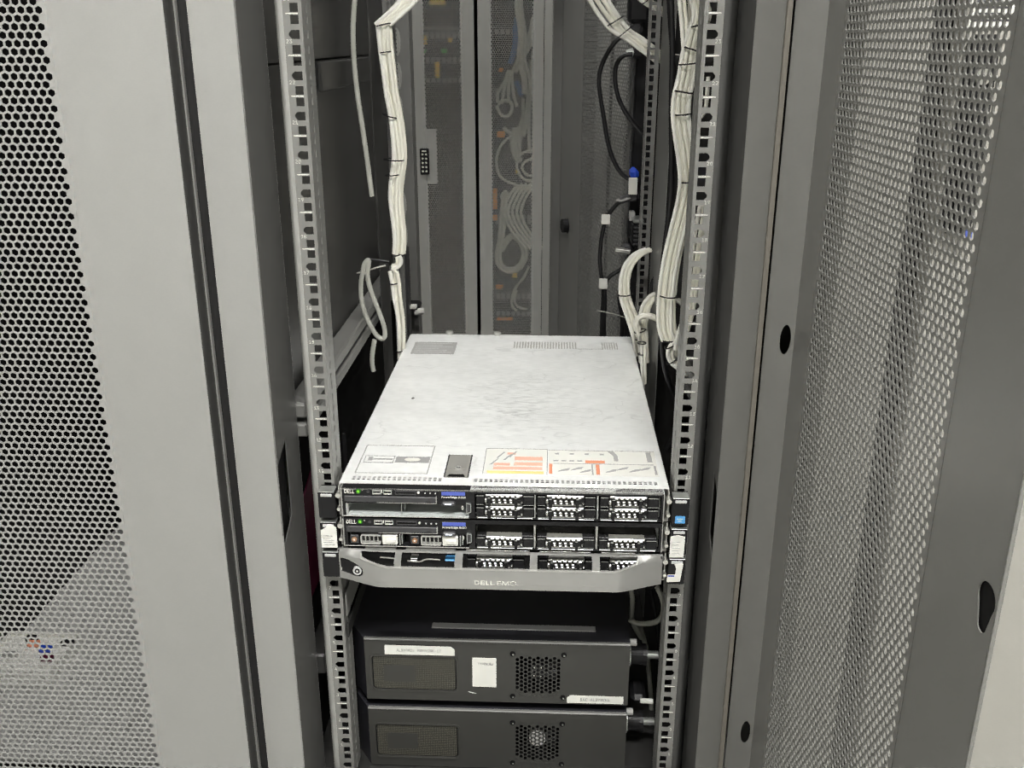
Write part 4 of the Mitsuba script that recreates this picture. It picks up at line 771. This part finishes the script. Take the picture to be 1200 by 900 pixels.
q = plug('silver ringed plug at the end of the middle black cord', (0.2224, 0.8400, 1.0669), BLACK, (.012, .03, .010)); put('ferrule', cyl((0.2017, 0.8500, 1.0652), (0.2148, 0.8500, 1.0699), .0085), STEEL, q)
q = plug('blue plug hanging beside the rear rail', (0.2259, 0.8400, 0.8349), BLUE_P, (.0085, .02, .010))
q = plug('clear ribbed plug above the black ribbed one', (0.2262, 0.8400, 0.7902), DGREY, (.011, .02, .010)); put('boot', cat(*[cyl((0.1994, 0.8500, 0.7815), (0.2235, 0.8500, 0.7904), .0078, 14)]), DGREY, q)
put('boot_rib', cat(*[ring(np.array((0.1994, 0.8500, 0.7815)) * (1 - k / 5) + np.array((0.2200, 0.8500, 0.7886)) * (k / 5), .0085, .0014, 0) for k in range(5)]), PALE, q)
q = plug('black ribbed power adapter beside the rear rail', (0.2348, 0.8000, 0.7192), BLACK, (.0125, .03, .026)); put('grip_rib', cat(*[rb((0.2348, 0.8000, 0.7192)[0] - .010, (0.2348, 0.8000, 0.7192)[0] + .010, .798, .8005, (0.2348, 0.8000, 0.7192)[2] - .02 + k * .0085, (0.2348, 0.8000, 0.7192)[2] - .016 + k * .0085, .0006) for k in range(5)]), DGREY, q)
put('plug_top', rb((0.2348, 0.8000, 0.7192)[0] - .011, (0.2348, 0.8000, 0.7192)[0] + .011, .799, .85, (0.2336, 0.8000, 0.7452)[2] - .002, (0.2336, 0.8000, 0.7452)[2] + .006, .002), STEEL, q)
q = plug('slim black plug left of the ribbed adapter', (0.2220, 0.8400, 0.7255), BLACK, (.006, .02, .022)); put('clip', rb((0.2244, 0.8400, 0.7502)[0] - .006, (0.2244, 0.8400, 0.7502)[0] + .006, .84, .86, (0.2244, 0.8400, 0.7502)[2] - .010, (0.2244, 0.8400, 0.7502)[2] + .01, .002), PALE, q)
q = plug('silver plug pointing left below the ribbed adapter', (0.2186, 0.8400, 0.6791), DGREY, (.012, .02, .007)); put('ferrule', cyl((0.1924, 0.8450, 0.6796), (0.2226, 0.8450, 0.6762), .0065), CHROME, q)
for lab, a, b, w in (('white tag hanging under the blue plug', (0.2223, 0.8300, 0.8226), (0.2264, 0.8300, 0.8073), .009), ('white tag on the tagged black cord, upper', (0.1709, 0.8500, 0.7445), (0.1710, 0.8500, 0.7427), .009), ('white tag where the two black cords join', (0.1689, 0.8300, 0.6137), (0.1690, 0.8300, 0.6100), .009)):
    o = thing('cable_tag', lab, 'tag'); put('tag_sheet', rb(a[0] - w, a[0] + w, a[1], a[1] + .003, b[2] - .011, a[2] + .008, .001), WHITE, o)
# left rear: small white plug and metal clip
q = plug('small white plug sticking out of the left rear post above the lid', (-0.2566, 0.9300, 0.5258), BLACK, (.022, .02, .006)); put('ferrule', cat(cyl((-0.2376, 0.9300, 0.5181), (-0.2241, 0.9300, 0.5202), .007), cyl((-0.2461, 0.9350, 0.5146), (-0.2288, 0.9350, 0.5128), .006)), WHITE, q)
put('plug_cap', rb((-0.2520, 0.9250, 0.5272)[0] - .012, (-0.2520, 0.9250, 0.5272)[0] + .012, .92, .94, (-0.2520, 0.9250, 0.5272)[2] - .002, (-0.2520, 0.9250, 0.5272)[2] + .006, .002), WHITE, q)
o = thing('power_strip', 'short black power strip with a pale label at the left rear post', 'power strip'); a = (-0.2679, 0.9000, 0.5649)
put('housing', rb(a[0] - .018, a[0] + .014, .90, .94, a[2] - .12, a[2] + .10, .003), DGREY, o); put('label_sticker', rb(a[0] + .000, a[0] + .008, .8985, .9005, a[2] - .018, a[2] + .032, .0005), PALE, o)
# lower right: dusty cables beside the appliance boxes
bundle('hanging_cable', 'dusty grey cable beside the upper appliance box', [[(0.1880, 0.1600, 0.2993), (0.1933, 0.1600, 0.2687), (0.1930, 0.1600, 0.2423), (0.1993, 0.1600, 0.2221), (0.2109, 0.1600, 0.2019)]], [], .0040, CABLEG)
bundle('hanging_cable', 'grey cable curving from under the bezel to the right rail', [[(0.2250, 0.1200, 0.3205), (0.2338, 0.1200, 0.3000), (0.2363, 0.1200, 0.2760), (0.2281, 0.1200, 0.2607), (0.2102, 0.1200, 0.2556), (0.1946, 0.1200, 0.2567), (0.1866, 0.1200, 0.2626)]], [], .0042, CABLEG)
bundle('hanging_cable', 'grey cable dropping beside the upper connector', [[(0.2119, 0.2000, 0.1954), (0.2235, 0.2000, 0.1547), (0.2297, 0.2000, 0.1132), (0.2377, 0.2000, 0.0365), (0.2380, 0.2000, 0.0015)]], [], .0040, CABLEG)
bundle('hanging_cable', 'thin black cord in the dark corner right of the boxes', [[(0.2224, 0.1800, 0.2801), (0.2328, 0.1800, 0.2334), (0.2416, 0.1800, 0.1694), (0.2422, 0.1800, 0.1034), (0.2447, 0.1800, 0.0007)]], [], .0030, CABLEB)
q = plug('white tipped plug between the two connectors', (0.2039, 0.1000, 0.1295), BLACK, (.012, .02, .007)); put('plug_tip', cyl((0.2065, 0.1000, 0.1296), (0.2263, 0.1000, 0.1287), .0042), WHITE, q)
# left: slide rails under the bezel, grey clamp, magenta sheet
o = thing('slide_rail', 'pair of dark slide rails running back under the bezel on the left', 'slide rail')
put('rail_arm', cat(rb(-.221, -.2185, .002, .62, .335, .372, .001)), PAINT_D, o); put('rail_arm', rb(-.221, -.2185, .002, .62, .30, .322, .001), PAINT_K, o)
o = thing('clamp_plate', 'dull grey plate between the left rail and the top server', 'plate'); put('plate', rb(-.262, -.232, .20, .202, .36, .462, .002), CABLEG, o); put('strap', rb(-.256, -.25, .196, .1995, .462, .53, .001), BLACK, o)
o = thing('magenta_sheet', 'dark magenta sheet beside the left rail', 'sheeting'); put('sheet', (lambda m: m)(plate(Polygon([(.046, .30), (.20, .30), (.20, .50), (.12, .474), (.046, .452)]), .002, (-.2975, 0, 0), Y, Z, X)), MAGENTA, o)  # flat dark magenta sheet lying against the side panel
# ---------------------------------------------------------------- things seen through the mesh of the far cabinets
gy = FY + .12
def far_run(label, strands, r=.006, m=CABLE, name='cable_bundle'):
    t = thing(name, label, 'cable bundle')
    for s in strands: put('cable', tube(s, r, sides=6), m, t, smooth=60)
    return t
f1 = [(-0.0639, 2.4700, 1.2410), (-0.0638, 2.4700, 1.1910), (-0.0546, 2.4700, 1.1350), (-0.0513, 2.4700, 1.0783), (-0.0541, 2.4700, 1.0209), (-0.0386, 2.4700, 0.9629), (-0.0352, 2.4700, 0.9042)]
far_run('thick ivory cables falling from the top behind the far mesh door', fan_out(f1, OFF(4, .014, 2)))
f2 = [(-0.0074, 2.5100, 1.1638), (-0.0251, 2.5100, 1.0924), (-0.0554, 2.5100, 1.0346), (-0.0861, 2.5100, 0.9761)]
far_run('ivory cables crossing the falling ones behind the far mesh door', fan_out(f2, OFF(3, .012, 4)))
far_run('ivory cables spreading down left to the ports in the far cabinet', [[(-0.1034, 2.4800, 0.9858), (-0.1219, 2.4800, 0.9389), (-0.1405, 2.4800, 0.9093), (-0.1438, 2.4800, 0.8737)], [(-0.1003, 2.4800, 0.9858), (-0.1157, 2.4800, 0.9330), (-0.1283, 2.4800, 0.8678)], [(-0.0972, 2.4800, 0.9800), (-0.1034, 2.4800, 0.9183), (-0.1035, 2.4800, 0.8738)], [(-0.0911, 2.4800, 0.9800), (-0.0849, 2.4800, 0.9036), (-0.0724, 2.4800, 0.8590)]], .0055)
far_run('ivory cables running down right of the ports in the far cabinet', [[(-0.0339, 2.5400, 0.9065), (-0.0398, 2.5400, 0.8399), (-0.0522, 2.5400, 0.7787), (-0.0616, 2.5400, 0.7322)], [(-0.0253, 2.5400, 1.0194), (-0.0276, 2.5400, 0.9005), (-0.0300, 2.5400, 0.7788), (-0.0261, 2.5400, 0.6856)], [(-0.0162, 2.5400, 1.0488), (-0.0245, 2.5400, 0.9005), (-0.0366, 2.5400, 0.8247), (-0.0489, 2.5400, 0.7478)], [(-0.0528, 2.5450, 0.8851), (-0.0556, 2.5450, 0.8090), (-0.0745, 2.5450, 0.7472), (-0.0840, 2.5450, 0.6847)]], .0065)
far_run('round ivory cable loop upper left behind the far mesh door', [[(-0.1464, 2.4700, 0.8624), (-0.1279, 2.4700, 0.8296), (-0.1062, 2.4700, 0.8267), (-0.0906, 2.4700, 0.8507), (-0.0968, 2.4700, 0.8745), (-0.1216, 2.4700, 0.8803), (-0.1402, 2.4700, 0.8654)]], .006)
far_run('big ivory cable loop reaching left behind the far mesh door', [[(-0.0812, 2.4700, 0.7604), (-0.1157, 2.4700, 0.7389), (-0.1409, 2.4700, 0.6990), (-0.1475, 2.4700, 0.6557), (-0.1350, 2.4700, 0.6122), (-0.1064, 2.4700, 0.5904), (-0.0715, 2.4700, 0.5781), (-0.0396, 2.4700, 0.5720)]], .0055)
far_run('tangle of ivory cables in the middle of the far cabinet', [[(-0.0832, 2.5200, 0.7803), (-0.0927, 2.5200, 0.7341), (-0.0863, 2.5200, 0.6875), (-0.0735, 2.5200, 0.6626)], [(-0.0737, 2.5200, 0.7803), (-0.0799, 2.5200, 0.7186), (-0.0703, 2.5200, 0.6720), (-0.0543, 2.5200, 0.6627)], [(-0.0674, 2.5200, 0.7865), (-0.0640, 2.5200, 0.7187), (-0.0702, 2.5200, 0.6563)], [(-0.1243, 2.5200, 0.7801), (-0.0990, 2.5200, 0.7618), (-0.0800, 2.5200, 0.7496)]], .0075)
far_run('coiled ivory cables at the right edge behind the far mesh door', [[(-0.0150, 2.4600, 0.7068), (-0.0525, 2.4600, 0.6944), (-0.0713, 2.4600, 0.6635), (-0.0649, 2.4600, 0.6233), (-0.0395, 2.4600, 0.5985), (-0.0110, 2.4600, 0.5956)], [(-0.0116, 2.4600, 0.6762), (-0.0430, 2.4600, 0.6637), (-0.0523, 2.4600, 0.6420), (-0.0333, 2.4600, 0.6173), (-0.0080, 2.4600, 0.6143)]], .0055)
f3 = [(-0.0197, 2.4300, 0.5873), (-0.0511, 2.4300, 0.5684), (-0.0762, 2.4300, 0.5275), (-0.0889, 2.4300, 0.4864), (-0.0761, 2.4300, 0.4420), (-0.0504, 2.4300, 0.4005), (-0.0246, 2.4300, 0.3684), (-0.0052, 2.4300, 0.3458)]
far_run('broad band of ivory cables sweeping to the right behind the far mesh door', fan_out(f3, [(k * .016 - .03, 0) for k in range(5)]), .0062)
f4 = [(-0.1217, 2.4550, 0.5548), (-0.1283, 2.4550, 0.4914), (-0.1350, 2.4550, 0.4111), (-0.1450, 2.4550, 0.3459), (-0.1485, 2.4550, 0.2965), (-0.1290, 2.4550, 0.2602), (-0.0963, 2.4550, 0.2505), (-0.0637, 2.4550, 0.2741), (-0.0476, 2.4550, 0.3205), (-0.0640, 2.4550, 0.3662), (-0.0963, 2.4550, 0.3855), (-0.1222, 2.4550, 0.3624), (-0.1418, 2.4550, 0.3295)]
far_run('large hanging coil of ivory cables low behind the far mesh door', [strand_offset(f4, (0, 0)), strand_offset(f4, (.014, .01)), strand_offset(np.array(f4) * [1, 1, .985] + [.006, 0, .012], (0, .02))], .0065)
far_run('thin ivory cables below the coil in the far cabinet', [[(-0.0259, 2.5100, 0.2619), (-0.0521, 2.5100, 0.2075), (-0.0754, 2.5100, 0.1799), (-0.0920, 2.5100, 0.1317), (-0.0887, 2.5100, 0.0971), (-0.0718, 2.5100, 0.0834)], [(-0.0720, 2.5100, 0.1663), (-0.0820, 2.5100, 0.1249), (-0.0651, 2.5100, 0.0974), (-0.0315, 2.5100, 0.0908)], [(-0.1181, 2.5100, 0.5048), (-0.1117, 2.5100, 0.4596), (-0.0921, 2.5100, 0.4271)], [(-0.1342, 2.5100, 0.5368), (-0.1246, 2.5100, 0.4789), (-0.1280, 2.5100, 0.4269)]], .005)
far_run('blue cables behind the falling ivory ones', [[(-0.0734, 2.4900, 1.1634), (-0.0763, 2.4900, 1.0925), (-0.0824, 2.4900, 1.0494), (-0.0977, 2.4900, 1.0059)], [(-0.0674, 2.4900, 1.1493), (-0.0702, 2.4900, 1.0839), (-0.0732, 2.4900, 1.0436)], [(-0.0794, 2.4900, 1.1352), (-0.0794, 2.4900, 1.0781), (-0.0915, 2.4900, 1.0204)], [(-0.0761, 2.4900, 0.9474), (-0.0636, 2.4900, 0.9149), (-0.0543, 2.4900, 0.8972)]], .010, mat('cable_blue', lin(60, 110, 170), .5))
def small(name, label, c, pt, sx, sz, m, g=None):
    o = numbered(name); scene[o] = mikit.ply(rb(pt[0] - sx, pt[0] + sx, pt[1], pt[1] + .03, pt[2] - sz, pt[2] + sz, .002), m); labels[o] = {'label': label, 'category': c}
small('cable_tag', 'tall yellow tag lowest behind the left far mesh door', 'tag', (-0.3549, 2.4200, 0.9872), .007, .026, YELLOW)
small('cable_tag', 'yellow tag higher up behind the left far mesh door', 'tag', (-0.3973, 2.4200, 1.0868), .007, .015, YELLOW)
small('cable_tag', 'yellow tag lying flat at the left behind the left far mesh door', 'tag', (-0.4273, 2.4200, 1.0015), .015, .008, YELLOW)
small('cable_tag', 'small yellow green tag at the right behind the left far mesh door', 'tag', (-0.3072, 2.4200, 1.0868), .006, .007, YELLOW)
small('port_plug', 'green plug in the middle behind the left far mesh door', 'plug', (-0.3291, 2.4200, 1.0501), .009, .007, GREEN)
small('port_plug', 'green plug left of the other green one behind the left far mesh door', 'plug', (-0.4015, 2.4200, 1.0500), .008, .005, GREEN)
small('port_plug', 'blue plug at the left behind the left far mesh door', 'plug', (-0.4401, 2.4200, 1.0670), .006, .006, BLUEL)
small('cable_tag', 'pale yellow strip at the top behind the left far mesh door', 'tag', (-0.3490, 2.4200, 1.2092), .028, .007, YELLOW)
small('port_plug', 'amber plug pair beside the big cable loop in the far cabinet', 'plug', (-0.1297, 2.4400, 0.7630), .014, .011, AMBER)
for i, v in enumerate(((-0.1527, 2.4400, 0.5475), (-0.1529, 2.4400, 0.5096), (-0.1532, 2.4400, 0.4587))): small('port_plug', ['uppermost of three amber plugs in a column in the far cabinet', 'middle of three amber plugs in a column in the far cabinet', 'lowest of three amber plugs in a column in the far cabinet'][i], 'plug', v, .008, .018 if i < 2 else .010, AMBER)
small('port_plug', 'round yellow plug below the cable coil in the far cabinet', 'plug', (-0.0794, 2.4400, 0.2376), .010, .007, YELLOW)
small('port_plug', 'small amber plug near the top left in the far cabinet', 'plug', (-0.1289, 2.4400, 0.9870), .007, .007, AMBER)
small('port_plug', 'pair of pale amber ports low in the far cabinet', 'plug', (-0.1383, 2.4400, 0.1935), .013, .006, AMBER)
small('port_plug', 'tiny yellow plug between the two loops in the far cabinet', 'plug', (-0.0736, 2.4400, 0.6290), .004, .005, YELLOW)
def switch(x0, x1, z0, z1, label, m=DGREY):
    t = thing('network_switch', label, 'network switch'); put('casing', rb(x0, x1, FY + .2, FY + .5, z0, z1, .004), m, t)
    put('port_row', cat(*[bx(x0 + .02 + k * .02, x0 + .034 + k * .02, FY + .197, FY + .2, z0 + .3 * (z1 - z0), z0 + .7 * (z1 - z0)) for k in range(int((x1 - x0 - .04) / .02))]), PAINT, t, kind='stuff')
for n, (z0, z1, lab) in enumerate(((.0, 0, ''),)): pass
for x0, z, h, lab in ((-.175, (-0.1224, 2.5000, 1.1353)[2], .04, 'network switch at the top of the cabinet with the cables'), (-.175, (-0.1229, 2.5000, 0.9321)[2], .05, 'network switch just above the upper cable loop'), (-.175, (-0.1241, 2.5000, 0.4806)[2], .09, 'network switch beside the column of amber plugs'),
                      (-.175, (-0.1250, 2.5000, 0.1614)[2], .06, 'network switch below the hanging coil'), (-.175, (-0.1254, 2.5000, 0.0227)[2], .04, 'lowest network switch in the cabinet with the cables'),
                      (-.63, (-0.3971, 2.5000, 1.1267)[2], .05, 'network switch behind the yellow tags in the left far cabinet'), (-.63, (-0.3997, 2.5000, 1.0431)[2], .05, 'second network switch behind the green plugs in the left far cabinet'), (-.63, (-0.4019, 2.5000, 0.9670)[2], .04, 'third network switch below the yellow tags in the left far cabinet')):
    switch(x0, x0 + .39, max(z - h, .04), max(z, .08), lab)
small('trim_strip', 'amber strip on the front of the lowest far switch', 'strip', (-0.1214, 2.4900, 0.0501), .032, .003, AMBER)
small('shelf_edge', 'pale shelf edge at the top behind the left far mesh door', 'shelf', (-0.3667, 2.4500, 1.1263), .085, .004, PAINT)
del fp, e, b
